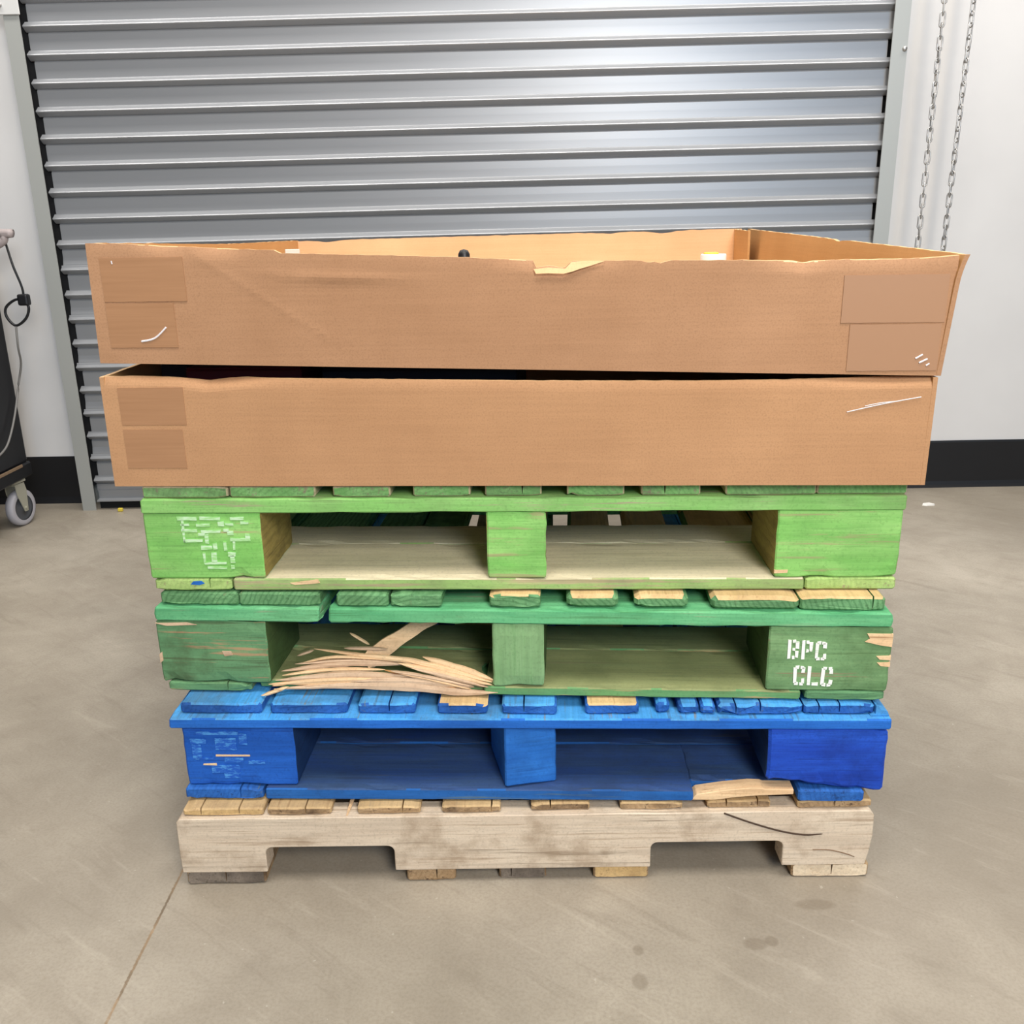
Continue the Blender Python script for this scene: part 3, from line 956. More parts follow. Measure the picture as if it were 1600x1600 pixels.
# --- lime green block pallet
p4 = thing('wooden_pallet', 'lime green painted pallet with faded white lettering, directly under the cardboard trays', 'pallet', (0.0083, 1.1990, 0.4383), math.radians(-2.30), 'pallets in the stack')
p4.rotation_euler[1] = 0.0015
p4.scale = (0.993, 1, 1)
zo4 = 0.4345
zb, zt = 0.0190, 0.1160
bottom_frame(p4, 0.0, 0.0185, (-0.5203, -0.4093), (0.3974, 0.5219), (-0.4056, 0.3957), G1['worn'], G1['wornend'], G1['dusty'], 0.0, wid=0.150)
lb = block_rows(p4, zb, zt, (-0.5242, -0.3597), (-0.0440, 0.0378), (0.3537, 0.5212), G1['blk'], (G1['blk'],) * 3, G1['inner'])
G1Q = [(-0.4753, 0.5446, -0.4486, 0.5405), (-0.4431, 0.5444, -0.4155, 0.5407), (-0.4008, 0.5441, -0.3826, 0.5405), (-0.4713, 0.5353, -0.4606, 0.5326), (-0.4493, 0.5348, -0.4310, 0.5316), (-0.4184, 0.5377, -0.4106, 0.5323), (-0.4085, 0.5359, -0.3978, 0.5332), (-0.3863, 0.5375, -0.3764, 0.5348), (-0.4698, 0.5406, -0.4678, 0.5087), (-0.4716, 0.5265, -0.4498, 0.5237), (-0.4436, 0.5255, -0.4168, 0.5222), (-0.4111, 0.5271, -0.4056, 0.5235), (-0.4064, 0.5235, -0.3993, 0.5190), (-0.4475, 0.5211, -0.4395, 0.5175), (-0.4392, 0.5192, -0.4347, 0.5068), (-0.4700, 0.5118, -0.4439, 0.5090), (-0.4033, 0.5133, -0.3764, 0.5101), (-0.3814, 0.5198, -0.3761, 0.5132), (-0.4464, 0.5024, -0.4315, 0.4978), (-0.4289, 0.5059, -0.4238, 0.4978), (-0.4133, 0.5076, -0.4103, 0.4959), (-0.4003, 0.5093, -0.3982, 0.4977), (-0.4450, 0.4925, -0.4423, 0.4790), (-0.4330, 0.4925, -0.4259, 0.4789), (-0.4441, 0.4781, -0.4134, 0.4757), (-0.4397, 0.4713, -0.4133, 0.4689), (-0.4090, 0.4923, -0.3992, 0.4878), (-0.4061, 0.4878, -0.4012, 0.4779), (-0.4059, 0.4734, -0.4030, 0.4689)]
flat_patch('stencil_lettering', [(a, b - zo4, c_, d - zo4) for a, b, c_, d in [(q[0] - 0.0006, q[1] + 0.0005, q[2] + 0.0006, q[3] - 0.0005) for q in G1Q]], -0.0012, 0.0016, M_sten_fade, lb[0])
poly_patch('chipped_patch', [(0.3534, 0.030), (0.372, 0.0305), (0.3715, 0.0265), (0.3534, 0.0255)], -0.0012, 0.003, M_splinter, lb[2])
poly_patch('chipped_patch', [(-0.325, 0.0125), (-0.285, 0.0175), (-0.282, 0.0125), (-0.318, 0.0095)], -0.0015, 0.003, M_splinter, p4)
poly_patch('blue_smudge', [(-0.468, 0.0105), (-0.464, 0.0150), (-0.452, 0.0155), (-0.448, 0.012), (-0.455, 0.0095)], -0.0012, 0.003, BL['mid'], p4)
for y in (0.0, DEPTH / 2 - 0.06, DEPTH - 0.125):
    plank('cross_board', (-0.5251, 0.5233), (y - (0.002 if y == 0 else 0), y + 0.12), (zt - 0.0006, 0.1362), 'x', dict(base=G1['xx']), p4, rad=0.002, chip=0.002, rings=30)
d4 = [(-0.5222, -0.4013, ()), (-0.3995, -0.2795, ()), (-0.2547, -0.1752, ()), (-0.1444, -0.0655, ()), (-0.0453, 0.0323, (0.66,)), (0.0671, 0.145, ()), (0.1675, 0.2476, (0.4,)),
      (0.2811, 0.4024, ()), (0.4041, 0.5246, ())]
for i, (a, b, cr) in enumerate(d4):
    plank('deck_board', (a, b), (0.002 + rnd.random() * 0.003, DEPTH - 0.004), (0.1365, 0.1532), 'y', dict(base=G1['bare'], end=G1['yy'], top=G1['bare']), p4, cracks=cr, rad=0.0025, chip=0.0025)


# ------------------------------------------------------------------ cardboard trays
def interp(tab, u):
    if u <= tab[0][0]:
        return tab[0][1]
    for (a, za), (b, zb_) in zip(tab, tab[1:]):
        if u <= b:
            return za + (zb_ - za) * (u - a) / max(1e-6, b - a)
    return tab[-1][1]


def panel(name, p0, p1, q0, q1, nu, nv, rim, mats, parent, th=0.006, warp=None, lipcol=None, sharp=False):
    """a corrugated wall from bottom edge p0-p1 to top edge q0-q1; rim(u) lowers or raises the top; warp(u, v) pushes it outwards.
    mats: outside, inside, torn edge"""
    P0, P1, Q0, Q1 = map(Vector, (p0, p1, q0, q1))
    d = (P1 - P0).normalized()
    nrm = Vector((d.y, -d.x, 0)).normalized()      # outwards
    bm = bmesh.new()
    F, Bk = [], []
    for j in range(nv + 1):
        v = 1 - (1 - j / nv) ** 1.6
        rf, rb = [], []
        for i in range(nu + 1):
            u = i / nu
            bot = P0.lerp(P1, u)
            top = Q0.lerp(Q1, u)
            top.z += rim(u)
            p = bot.lerp(top, v)
            w = warp(u, v) if warp else 0.0
            p = p + nrm * w
            rf.append(bm.verts.new(p))
            pb = p - nrm * th
            rb.append(bm.verts.new(pb))
        F.append(rf)
        Bk.append(rb)
    for j in range(nv):
        for i in range(nu):
            f = bm.faces.new((F[j][i], F[j][i + 1], F[j + 1][i + 1], F[j + 1][i]))
            if lipcol and lipcol((i + 0.5) / nu, j / nv):
                f.material_index = 2
            f = bm.faces.new((Bk[j][i + 1], Bk[j][i], Bk[j + 1][i], Bk[j + 1][i + 1]))
            f.material_index = 1
    for i in range(nu):
        f = bm.faces.new((F[nv][i], F[nv][i + 1], Bk[nv][i + 1], Bk[nv][i]))
        f.material_index = 2
        bm.faces.new((F[0][i + 1], F[0][i], Bk[0][i], Bk[0][i + 1]))
    for j in range(nv):
        for i, s in ((0, 1), (nu, -1)):
            q = (F[j][i], F[j + 1][i], Bk[j + 1][i], Bk[j][i])
            bm.faces.new(q if s > 0 else q[::-1])
    me = bpy.data.meshes.new(name)
    bm.to_mesh(me)
    bm.free()
    for p in me.polygons:
        p.use_smooth = False
    return link(name, me, mats, parent)


def local(o_loc, rz, p):
    c_, s_ = math.cos(-rz), math.sin(-rz)
    x, y = p[0] - o_loc[0], p[1] - o_loc[1]
    return (x * c_ - y * s_, x * s_ + y * c_, p[2] - o_loc[2])


RZB = math.radians(-3.49)

# --- lower tray
B2 = (-0.0026, 1.1910, 0.5932)
b2 = thing('cardboard_tray', 'lower open cardboard tray resting on the lime green pallet', 'box', B2, RZB, 'cardboard trays on the pallets')
b2.scale = (0.988, 1, 0.992)
bl2, br2 = local(B2, RZB, (-0.515, 2.30, B2[2])), local(B2, RZB, (0.570, 2.29, B2[2]))
zl, zr = 0.1515, 0.142
rim2 = [(-0.55, 0.1515), (-0.5101, 0.1512), (-0.4489, 0.1490), (-0.425, 0.1462), (-0.4039, 0.1440), (-0.38, 0.1462), (-0.3529, 0.1480), (0.0476, 0.1412), (0.25, 0.1395), (0.40, 0.1405), (0.4983, 0.1415), (0.551, 0.1418)]


def rimf2(u):
    x = -0.5502 + 1.1004 * u
    return interp(rim2, x) - (zl + (zr - zl) * u) + 0.0007 * noise.noise(Vector((x * 60, 1, 1)))


def warp2(u, v):
    k = max(0.0, (v - 0.90) / 0.10)
    x = -0.55 + 1.1 * u
    amt = 0.006 * math.exp(-((x + 0.49) / 0.05) ** 2) + 0.012 * math.exp(-((x + 0.38) / 0.05) ** 2) + 0.010 * math.exp(-((x - 0.49) / 0.07) ** 2) + 0.0025
    return -amt * k * k + 0.0006 * noise.noise(Vector((u * 7, v * 2, 4)))


zero = lambda u: 0.0
panel('front_panel', (-0.5502, 0, 0), (0.5502, 0, 0), (-0.5497, 0, zl), (0.5509, 0, zr), 220, 26, rimf2, [M_card_b, M_card_in, M_card_torn], b2, warp=warp2)
rimn = lambda s: (lambda u: 0.0012 * noise.noise(Vector((u * 40, s, 2))) + 0.003 * noise.noise(Vector((u * 6, s, 5))) * math.sin(math.pi * u))
panel('side_panel', (bl2[0], bl2[1], 0), (-0.5502, 0, 0), (bl2[0], bl2[1], 0.152), (-0.5497, 0, zl), 60, 10, rimn(1), [M_card_b, M_card_side, M_card_torn], b2)
panel('side_panel', (0.5502, 0, 0), (br2[0], br2[1], 0), (0.5509, 0, zr), (br2[0], br2[1], 0.142), 60, 10, rimn(2), [M_card_b, M_card_side, M_card_torn], b2)
panel('back_panel', (br2[0], br2[1], 0), (bl2[0], bl2[1], 0), (br2[0], br2[1], 0.142), (bl2[0], bl2[1], 0.152), 60, 10, rimn(3), [M_card_b, M_card_in, M_card_torn], b2)


def tray_bottom(parent, bl_, br_):
    bm = bmesh.new()
    pts = [(-0.5495, 0.001), (0.5495, 0.001), (br_[0] - 0.002, br_[1] - 0.002), (bl_[0] + 0.002, bl_[1] - 0.002)]
    lo = [bm.verts.new((x, y, 0.0002)) for x, y in pts]
    hi = [bm.verts.new((x, y, 0.0055)) for x, y in pts]
    bm.faces.new(lo[::-1])
    bm.faces.new(hi)
    for k in range(4):
        bm.faces.new((lo[k], lo[(k + 1) % 4], hi[(k + 1) % 4], hi[k]))
    return from_bm('bottom_panel', bm, M_card_in, parent)


tray_bottom(b2, bl2, br2)


def tape(parent, x0, x1, z0, z1, mat=None, y=-0.0008, side=0):
    """a strip of tape on the front that wraps round the corner"""
    bm = bmesh.new()
    n = 12
    rows = []
    for i in range(n + 1):
        x = x0 + (x1 - x0) * i / n
        skew = 0.012 * (z1 - z0) / 0.06
        rows.append([(x + (0 if i < n else 0), y, z0 + 0.0002 * math.sin(i * 2.1)), (x - skew * (x - x0) / (x1 - x0) * 0.0, y, z1 + 0.0002 * math.sin(i * 1.7))])
    vs = [[bm.verts.new(p) for p in r_] for r_ in rows]
    vb = [[bm.verts.new((p[0], p[1] + 0.0025, p[2])) for p in r_] for r_ in rows]
    for i in range(n):
        bm.faces.new((vs[i][0], vs[i + 1][0], vs[i + 1][1], vs[i][1]))
        bm.faces.new((vb[i][0], vb[i][1], vb[i + 1][1], vb[i + 1][0]))
        for k in (0, 1):
            bm.faces.new((vs[i][k], vb[i][k], vb[i + 1][k], vs[i + 1][k]))
    for i in (0, n):
        bm.faces.new((vs[i][0], vs[i][1], vb[i][1], vb[i][0]))
    return from_bm('packing_tape', bm, mat or M_tape, parent)


tape(b2, -0.527, -0.437, 0.086, 0.137)
tape(b2, -0.527, -0.444, 0.026, 0.080)
bm = bmesh.new()
for a, b, w in (((0.440, 0.0985), (0.532, 0.1175), 0.0006), ((0.462, 0.106), (0.500, 0.112), 0.0005)):
    tube_bm(bm, smooth_path([(a[0], -0.0016, a[1]), ((a[0] + b[0]) / 2, -0.0016, (a[1] + b[1]) / 2 + 0.001), (b[0], -0.0016, b[1])], 4), w, 5)
from_bm('film_wrinkle_glint', bm, M_film_glint, b2)  # white tubes paint the glint along the film wrinkles

# --- upper tray, tipped a little: its right end rests on the rim of the lower one
B1 = (0.0018, 1.1910, 0.7490)
b1 = thing('cardboard_tray', 'upper open cardboard tray with torn front rim, topmost on the stack', 'box', B1, RZB, 'cardboard trays on the pallets')
TL, TR = 0.0130, -0.0132
b1.scale = (0.988, 1, 0.990)
bl1, br1 = local(B1, RZB, (-0.512, 2.30, B1[2])), local(B1, RZB, (0.575, 2.29, B1[2]))
tb = lambda x: -0.0238 * x          # tipped bottom
rim1 = [(-0.5463, .9133), (-0.4901, .9115), (-0.4524, .9085), (-0.4064, .9063), (-0.3733, .9040), (-0.2986, .9010), (-0.2948, .8972), (-0.1753, .8930), (-0.0609, .8888), (-0.0285, .8865),
        (0.0300, .8832), (0.0325, .8740), (0.0500, .8762), (0.0705, .8735), (0.0790, .8812), (0.1246, .8815), (0.1645, .8812), (0.175, .8785), (0.184, .8800), (0.1886, .8765), (0.195, .8790), (0.2043, .8808), (0.307, .8796), (0.355, .8780), (0.3701, .8752),
        (0.382, .8775), (0.401, .8781), (0.5094, .8785), (0.5551, .8819)]


def rimf1(u):
    x = -0.5463 + 1.1014 * u
    return interp(rim1, x) - (0.9133 + (0.8819 - 0.9133) * u) + 0.0007 * noise.noise(Vector((x * 70, 3, 1)))


def warp1(u, v):
    k = max(0.0, (v - 0.88) / 0.12)
    x = -0.55 + 1.1 * u
    amt = 0.008 * math.exp(-((x + 0.45) / 0.03) ** 2) + 0.008 * math.exp(-((x + 0.38) / 0.03) ** 2) + 0.009 * math.exp(-((x - 0.05) / 0.06) ** 2) + 0.008 * math.exp(-((x - 0.36) / 0.035) ** 2) \
        + 0.004 * math.exp(-((x - 0.47) / 0.07) ** 2) + 0.001
    cr = 0.0022 * math.exp(-((v - 0.80) / 0.05) ** 2) * math.exp(-((x + 0.22) / 0.08) ** 2)
    # diagonal crease on the left
    dd = (x + 0.34) * 0.60 + (v * 0.15 - 0.10)
    cr += 0.0005 * math.exp(-(dd / 0.006) ** 2) * (1 if -0.42 < x < -0.24 else 0)
    return -amt * k * k + cr + 0.0006 * noise.noise(Vector((u * 5, v * 1.5, 9)))


def lip1(u, v):
    x = -0.55 + 1.1 * u
    band = 0.0
    for c_, w_, a_ in ((-0.455, 0.030, 0.05), (-0.37, 0.030, 0.03), (0.005, 0.022, 0.035), (0.335, 0.045, 0.065), (0.375, 0.012, 0.075), (0.45, 0.06, 0.03), (0.53, 0.03, 0.05)):
        band = max(band, a_ * math.exp(-((x - c_) / w_) ** 2) * (0.8 + 0.5 * noise.noise(Vector((x * 50, 2, 2)))))
    return v > 0.985 - band


zt1 = lambda z: z - 0.7466
panel('front_panel', (-0.5496, 0, tb(-0.5496)), (0.5496, 0, tb(0.5496)), (-0.5463, 0, zt1(.9133)), (0.5551, 0, zt1(.8819)), 260, 30, rimf1, [M_card_a, M_card_in, M_card_torn], b1, warp=warp1, lipcol=lip1)
backz = [(0, 0.9095), (1, 0.9)]


def rimback(u):
    # from the back right corner to the back left
    z = 0.0012 * noise.noise(Vector((u * 50, 8, 1)))
    z -= 0.006 * math.exp(-((u - 0.175) / 0.028) ** 2) + 0.003 * math.exp(-((u - 0.30) / 0.03) ** 2) + 0.004 * math.exp(-((u - 0.93) / 0.03) ** 2)
    return z


flare = lambda u, v: 0.0
panel('side_panel', (bl1[0], bl1[1], tb(bl1[0])), (-0.5496, 0, tb(-0.5496)), (bl1[0], bl1[1], zt1(.9000)), (-0.5463, 0, zt1(.9133)), 70, 12,
      lambda u: 0.001 * noise.noise(Vector((u * 40, 4, 1))) - 0.004 * math.sin(math.pi * u) ** 2, [M_card_a, M_card_side, M_card_torn], b1)
panel('side_panel', (0.5496, 0, tb(0.5496)), (br1[0], br1[1], tb(br1[0])), (0.5600, -0.004, zt1(.8825)), (br1[0] + 0.010, br1[1], zt1(.9085)), 80, 14,
      lambda u: 0.001 * noise.noise(Vector((u * 40, 6, 1))) - 0.003 * math.exp(-((u - 0.42) / 0.02) ** 2), [M_card_a, M_card_side, M_card_torn], b1,
      warp=lambda u, v: 0.006 * max(0.0, (v - 0.75) / 0.25) ** 2 * (1 - u))
panel('back_panel', (br1[0], br1[1], tb(br1[0])), (bl1[0], bl1[1], tb(bl1[0])), (br1[0] - 0.012, br1[1], zt1(.9095)), (bl1[0], bl1[1], zt1(.8990)), 120, 12, rimback, [M_card_a, M_card_in, M_card_torn], b1)
panel('corner_flap', (br1[0] - 0.012, br1[1] - 0.13, tb(br1[0]) + 0.006), (br1[0] - 0.022, br1[1] - 0.008, tb(br1[0]) + 0.006), (br1[0] - 0.014, br1[1] - 0.13, zt1(.9050)), (br1[0] - 0.024, br1[1] - 0.008, zt1(.9085)), 16, 10,
      rimn(7), [M_card_side, M_card_side, M_card_torn], b1, th=0.005)
bm = bmesh.new()
pts = [(-0.5495, 0.001), (0.5495, 0.001), (br1[0] - 0.002, br1[1] - 0.002), (bl1[0] + 0.002, bl1[1] - 0.002)]
lo = [bm.verts.new((x, y, tb(x) + 0.0002)) for x, y in pts]
hi = [bm.verts.new((x, y, tb(x) + 0.0055)) for x, y in pts]
bm.faces.new(lo[::-1])
bm.faces.new(hi)
for k in range(4):
    bm.faces.new((lo[k], lo[(k + 1) % 4], hi[(k + 1) % 4], hi[k]))
from_bm('bottom_panel', bm, M_card_in, b1)
# peeled liner hanging at the torn rim
fl = [(0.0315, .8728), (0.050, .8745), (0.071, .8728), (0.079, .8808), (0.100, .8816), (0.1205, .8813), (0.104, .8762), (0.089, .8722), (0.080, .8692), (0.069, .8668), (0.050, .8676), (0.034, .8672)]
bm = bmesh.new()
fr = [bm.verts.new((x, -0.0012 - 0.0034 * max(0.0, (.8800 - z) / .013), zt1(z))) for x, z in fl]
bk = [bm.verts.new((v_.co.x, v_.co.y + 0.0010, v_.co.z)) for v_ in fr]
bm.faces.new(fr)
bm.faces.new(bk[::-1])
for k in range(len(fr)):
    k2 = (k + 1) % len(fr)
    bm.faces.new((fr[k], bk[k], bk[k2], fr[k2]))
from_bm('torn_flap', bm, M_card_torn, b1)
tape(b1, -0.531, -0.421, 0.0925, 0.148)
tape(b1, -0.531, -0.440, 0.033, 0.0905)
tape(b1, 0.418, 0.546, 0.0545, 0.113, M_tape_grey)
tape(b1, 0.430, 0.543, -0.006, 0.0525, M_tape_grey)


def glint(parent, segs):
    bm = bmesh.new()
    for pts_, w in segs:
        tube_bm(bm, smooth_path([(x, -0.0012, zt1(z)) for x, z in pts_], 4), w * 0.8, 5)
    return from_bm('film_wrinkle_glint', bm, M_film_glint, parent)  # highlights on the film put in as white tubes


glint(b1, [([(-0.4885, .7880), (-0.470, .7920), (-0.4530, .8060)], 0.0016)])
glint(b1, [([(0.5150, .7560), (0.5235, .7610)], 0.0013)])
glint(b1, [([(0.5200, .7505), (0.5300, .7555)], 0.0013)])
glint(b1, [([(0.5290, .7470), (0.5330, .7495)], 0.0012)])
glint(b1, [([(-0.5140, .8870), (-0.5145, .8910)], 0.0009)])

# --- things inside the trays
def carton(name, label, a, b, mat, rz=RZB, base=None):
    o = thing(name, label, 'carton', base or ((a[0] + b[0]) / 2, (a[1] + b[1]) / 2, a[2]), rz)
    h = b[2] - a[2]
    w, d = (b[0] - a[0]) / 2, (b[1] - a[1]) / 2
    box('carton_body', (-w, -d, 0.0), (w, d, h - 0.004), mat, o, 0.002, 1)
    for s in (-1, 1):
        box('top_flap', (-w + 0.001, -d + 0.001 if s < 0 else 0.001, h - 0.0042), (w - 0.001, -0.001 if s < 0 else d - 0.001, h - 0.001), mat, o, 0.0008, 1)
    return o


F2 = 0.5932 + 0.0060
carton('shipping_carton', 'dark maroon carton inside the lower tray near its left end', (-0.452, 1.31, F2), (-0.285, 1.62, 0.742), M_maroon)
carton('shipping_carton', 'black carton inside the lower tray in the left front corner', (-0.505, 1.36, F2), (-0.462, 1.66, 0.744), M_navy)
carton('shipping_carton', 'black carton inside the lower tray right of the maroon carton', (-0.262, 1.32, F2), (0.02, 1.62, 0.736), M_navy)

jar = thing('plastic_tub', 'small white and yellow plastic tub showing above the front rim of the upper tray', 'tub', (0.345, 1.60, 0.7490 + tb(0.3185) + 0.0078))
bm = bmesh.new()
lathe_bm(bm, [(0, 0), (0.018, 0), (0.020, 0.003), (0.020, 0.114), (0.018, 0.118), (0, 0.118)], n=28)
from_bm('tub_body', bm, M_white_pl, jar, True)
bm = bmesh.new()
lathe_bm(bm, [(0.0215, 0.110), (0.0215, 0.124), (0.0205, 0.126), (0.016, 0.126), (0.015, 0.123), (0, 0.123)], n=28)
from_bm('lid_rim', bm, M_white_pl, jar, True)
bm = bmesh.new()
lathe_bm(bm, [(0.0, 0.0005), (0.011, 0.0005), (0.013, 0.004), (0.011, 0.006), (0, 0.0062)], Matrix.Translation((-0.004, 0, 0.1228)), n=20)
from_bm('lid_disc', bm, M_yellow, jar, True)

bot_ = thing('black_cap_bottle', 'black rounded bottle cap just above the middle of the upper tray front rim', 'bottle', (-0.0635, 1.40, 0.7490 + 0.0088))
bm = bmesh.new()
lathe_bm(bm, [(0, 0), (0.022, 0), (0.023, 0.004), (0.023, 0.085), (0.016, 0.100), (0.008, 0.104), (0.008, 0.108), (0, 0.108)], n=24)
from_bm('bottle_body', bm, M_white_pl, bot_, True)
bm = bmesh.new()
lathe_bm(bm, [(0.0085, 0.106), (0.009, 0.122), (0.0085, 0.130), (0.006, 0.135), (0, 0.137)], n=20)
from_bm('cap', bm, M_black, bot_, True)

pk = thing('plastic_pouch', 'crumpled clear plastic pouch behind the left part of the upper tray rim', 'pouch', (-0.325, 1.45, 0.7490 + 0.0156))
bm = bmesh.new()
g = bmesh.ops.create_icosphere(bm, subdivisions=3, radius=1.0)
for v_ in bm.verts:
    nn = noise.noise(v_.co * 2.3)
    v_.co = Vector((v_.co.x * 0.042 * (1 + 0.2 * nn), v_.co.y * 0.02 * (1 + 0.4 * nn), 0.063 + v_.co.z * 0.064 * (1 + 0.06 * nn)))
    v_.co.z = max(0.0, v_.co.z)
from_bm('pouch_film', bm, M_film_glint, pk)
box('pouch_seal', (-0.011, -0.002, 0.124), (0.011, 0.002, 0.1335), plain('cloudy_film', (214, 200, 188), 0.3), pk, 0.001, 1)

# ------------------------------------------------------------------ hand chain on the right wall
chain = thing('hand_chain', 'galvanised hand chain hanging in two strands on the white wall right of the rolling door', 'chain', (1.351, 3.06, 0.55))
PITCH_L = 0.0345


def link_mesh():
    bm = bmesh.new()
    r, hw, hl = 0.0024, 0.0068, 0.0145
    pts = []
    for k in range(7):
        a = math.pi * k / 6
        pts.append((hw * math.cos(a), 0, hl - hw * 0.55 + hw * 0.9 * math.sin(a)))
    for k in range(7):
        a = math.pi + math.pi * k / 6
        pts.append((hw * math.cos(a), 0, -hl + hw * 0.55 + hw * 0.9 * math.sin(a)))
    tube_bm(bm, [(p[0], p[1], p[2] * 1.32) for p in pts], r, 7, True)
    bmesh.ops.recalc_face_normals(bm, faces=bm.faces)
    me = bpy.data.meshes.new('link')
    bm.to_mesh(me)
    bm.free()
    for p in me.polygons:
        p.use_smooth = True
    me.materials.append(M_zinc)
    return me


lm = link_mesh()
lp = []
z = 1.75
while z > 0.69:
    lp.append(Vector((1.3125, 3.06, z)))
    z -= PITCH_L * 0.93
for k in range(1, 8):               # bottom of the loop, behind the trays
    a = math.pi * k / 8
    lp.append(Vector((1.3535 - 0.041 * math.cos(a), 3.06, 0.69 - 0.055 * math.sin(a))))
z = 0.69
while z < 1.75:
    lp.append(Vector((1.3945 + 0.006 * (z - 0.69), 3.06, z)))
    z += PITCH_L * 0.93
for i, p in enumerate(lp):
    d = (lp[min(i + 1, len(lp) - 1)] - lp[max(i - 1, 0)]).normalized()
    o = bpy.data.objects.new('link', lm)
    COL.objects.link(o)
    o.parent = chain
    twist = (math.pi / 2 if i % 2 else 0.0) + 0.75 * noise.noise(Vector((i * 0.11, 4 + (2 if i > len(lp) / 2 else 0), 0))) + (0.25 if i < len(lp) / 2 else 0.5)
    o.matrix_parent_inverse = Matrix.Identity(4)
    o.location = p - Vector(chain.location)
    o.rotation_euler = (d.to_track_quat('Z', 'Y').to_matrix() @ Matrix.Rotation(twist, 3, 'Z')).to_euler()

# ------------------------------------------------------------------ cart at the left edge
cart = thing('utility_cart', 'black steel utility cart on casters at the left edge by the white wall', 'cart', (-1.96, 2.845, 0.0))
box('cabinet_body', (-0.34, -0.14, 0.205), (0.352, 0.145, 0.85), M_black2, cart, 0.008, 2)
box('door_panel', (-0.30, -0.146, 0.25), (0.30, -0.138, 0.80), M_black, cart, 0.004, 1)
box('base_tray', (-0.36, -0.155, 0.159), (0.360, 0.150, 0.206), M_black, cart, 0.005, 1)
box('edge_strip', (0.3585, -0.15, 0.199), (0.3625, 0.088, 0.209), M_bronze, cart, 0.001, 1)
box('top_tray', (-0.355, -0.148, 0.85), (0.352, 0.150, 0.875), M_black, cart, 0.005, 1)
bm = bmesh.new()
tube_bm(bm, smooth_path([(-0.30, 0.115, 0.87), (-0.30, 0.115, 0.915), (-0.26, 0.115, 0.932), (0.39, 0.115, 0.932), (0.413, 0.115, 0.925), (0.408, 0.115, 0.905), (0.340, 0.115, 0.872)], 6), 0.012, 10)
from_bm('push_handle', bm, plain('grey_pink_grip', (168, 156, 154), 0.5), cart, True)


def caster(x, y, yaw):
    e = bpy.data.objects.new('caster', None)
    # the caster's own mesh is its fork plate; wheel and hub hang below it
    bm = bmesh.new()
    bm_box(bm, (-0.032, -0.030, 0.176), (0.032, 0.030, 0.186), 0.002, 1)
    lathe_bm(bm, [(0, 0.166), (0.022, 0.166), (0.024, 0.170), (0.020, 0.178), (0, 0.178)], n=16)
    for s in (-1, 1):
        prof = [(-0.024, 0.172), (0.026, 0.172), (0.034, 0.14), (0.026, 0.058), (0.008, 0.058), (-0.020, 0.13)]
        lo_ = [bm.verts.new((x_, s * 0.021, z_)) for x_, z_ in prof]
        hi_ = [bm.verts.new((x_, s * 0.0245, z_)) for x_, z_ in prof]
        bm.faces.new(lo_)
        bm.faces.new(hi_[::-1])
        for k in range(6):
            bm.faces.new((lo_[k], hi_[k], hi_[(k + 1) % 6], lo_[(k + 1) % 6]))
    tube_bm(bm, [(0.016, -0.029, 0.072), (0.016, 0.029, 0.072)], 0.006, 10)
    f = from_bm('caster', bm, M_fork, cart)
    f.location = (x, y, 0)
    f.rotation_euler = (0, 0, yaw)
    f.scale = (0.85, 0.85, 0.85)
    M_ = Matrix.Translation((0.016, 0, 0.072)) @ Matrix.Rotation(math.pi / 2, 4, 'X')
    bm = bmesh.new()
    lathe_bm(bm, [(0.050, -0.015), (0.062, -0.0165), (0.070, -0.013), (0.072, 0.0), (0.070, 0.013), (0.062, 0.0165), (0.050, 0.015)], M_, 40)
    from_bm('wheel_tread', bm, M_caster_wheel, f, True)
    bm = bmesh.new()
    lathe_bm(bm, [(0, -0.016), (0.014, -0.016), (0.018, -0.010), (0.044, -0.010), (0.051, -0.014), (0.051, 0.014), (0.044, 0.010), (0.018, 0.010), (0.014, 0.016), (0, 0.016)], M_, 32)
    from_bm('wheel_hub', bm, M_caster_core, f, True)
    return f


caster(0.326, 0.080, math.radians(80))
caster(0.290, -0.112, math.radians(64))
caster(-0.30, 0.075, math.radians(20))
caster(-0.30, -0.105, math.radians(70))

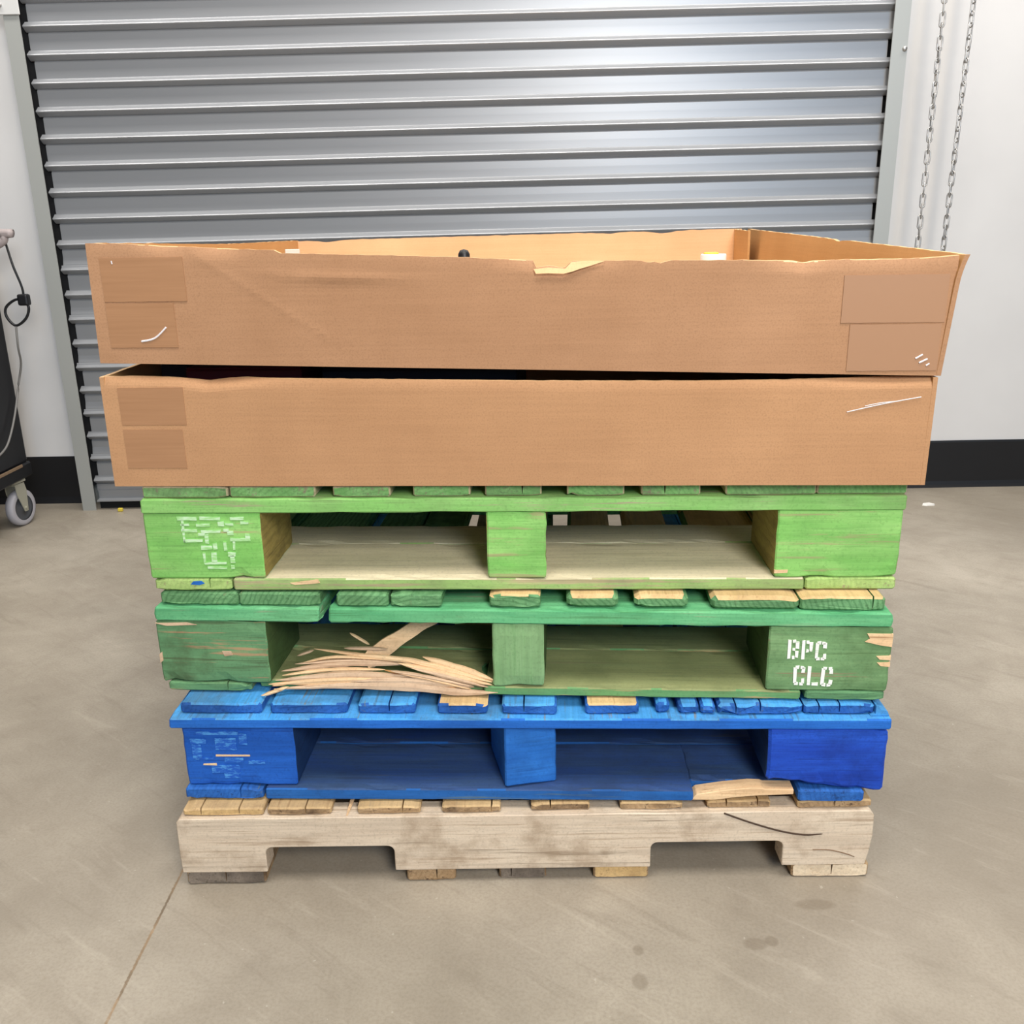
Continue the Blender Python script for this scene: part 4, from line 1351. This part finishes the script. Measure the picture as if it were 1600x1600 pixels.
cord = thing('power_cord', 'thin black power cord looped over the corner of the black cart', 'cord', (-1.55, 2.96, 0.60))
co = Vector(cord.location)
cx = lambda p: (Vector((p[0] * 1.042, 2.96 + (p[1] - 2.735), 0.926 + (p[2] - 0.926) * 1.042)) - co)
raw = [(-1.528, 2.722, 0.9465), (-1.508, 2.742, 0.9462), (-1.494, 2.757, 0.912), (-1.47, 2.735, 0.839), (-1.454, 2.735, 0.775), (-1.455, 2.735, 0.735)]
bm = bmesh.new()
tube_bm(bm, smooth_path([cx(p) for p in raw], 6), 0.0036, 8)
from_bm('cord_lead', bm, M_black, cord, True)
bm = bmesh.new()
ring = [(-1.455, 2.735, 0.742), (-1.443, 2.733, 0.715), (-1.457, 2.731, 0.683), (-1.489, 2.730, 0.664), (-1.512, 2.731, 0.688), (-1.512, 2.733, 0.716), (-1.484, 2.735, 0.738)]
tube_bm(bm, smooth_path([cx(p) for p in ring + [ring[0]]], 6), 0.0042, 8)
from_bm('cord_loop', bm, M_black, cord, True)
bm = bmesh.new()
bm_box(bm, tuple(cx((-1.470, 2.722, 0.722))), tuple(cx((-1.438, 2.748, 0.756))), 0.006, 2)
from_bm('plug', bm, M_black, cord)
bm = bmesh.new()
low = [cx((-1.489, 2.730, 0.664)), cx((-1.493, 2.728, 0.60))] + [Vector(p) - co for p in [(-1.570, 2.98, 0.53), (-1.592, 2.985, 0.463), (-1.594, 2.931, 0.369), (-1.593, 2.868, 0.300), (-1.594, 2.82, 0.274), (-1.594, 2.75, 0.262)]]
tube_bm(bm, smooth_path(low, 6), 0.0034, 8)
from_bm('cord_tail', bm, M_cordgrey, cord, True)

# ------------------------------------------------------------------ crumbs on the floor
bm = bmesh.new()
bm_box(bm, (-0.008, -0.006, 0.0), (0.008, 0.006, 0.012), 0.002, 1)
tag(from_bm('plastic_scrap', bm, M_yellow), 'tiny yellow scrap on the floor under the left end of the rolling door', 'scrap').location = (-1.362, 3.072, 0)
bm = bmesh.new()
pts = [(-0.022, -0.004), (-0.010, -0.011), (0.018, -0.008), (0.024, 0.003), (0.006, 0.010), (-0.018, 0.006)]
lo = [bm.verts.new((x, y, 0.0)) for x, y in pts]
hi = [bm.verts.new((x * 0.9, y * 0.9, 0.003 + 0.003 * rnd.random())) for x, y in pts]
bm.faces.new(lo[::-1])
bm.faces.new(hi)
for k in range(6):
    bm.faces.new((lo[k], lo[(k + 1) % 6], hi[(k + 1) % 6], hi[k]))
tag(from_bm('paper_scrap', bm, M_white_pl), 'pale flat scrap lying on the floor by the black baseboard right of the pallets', 'scrap').location = (1.408, 2.977, 0)
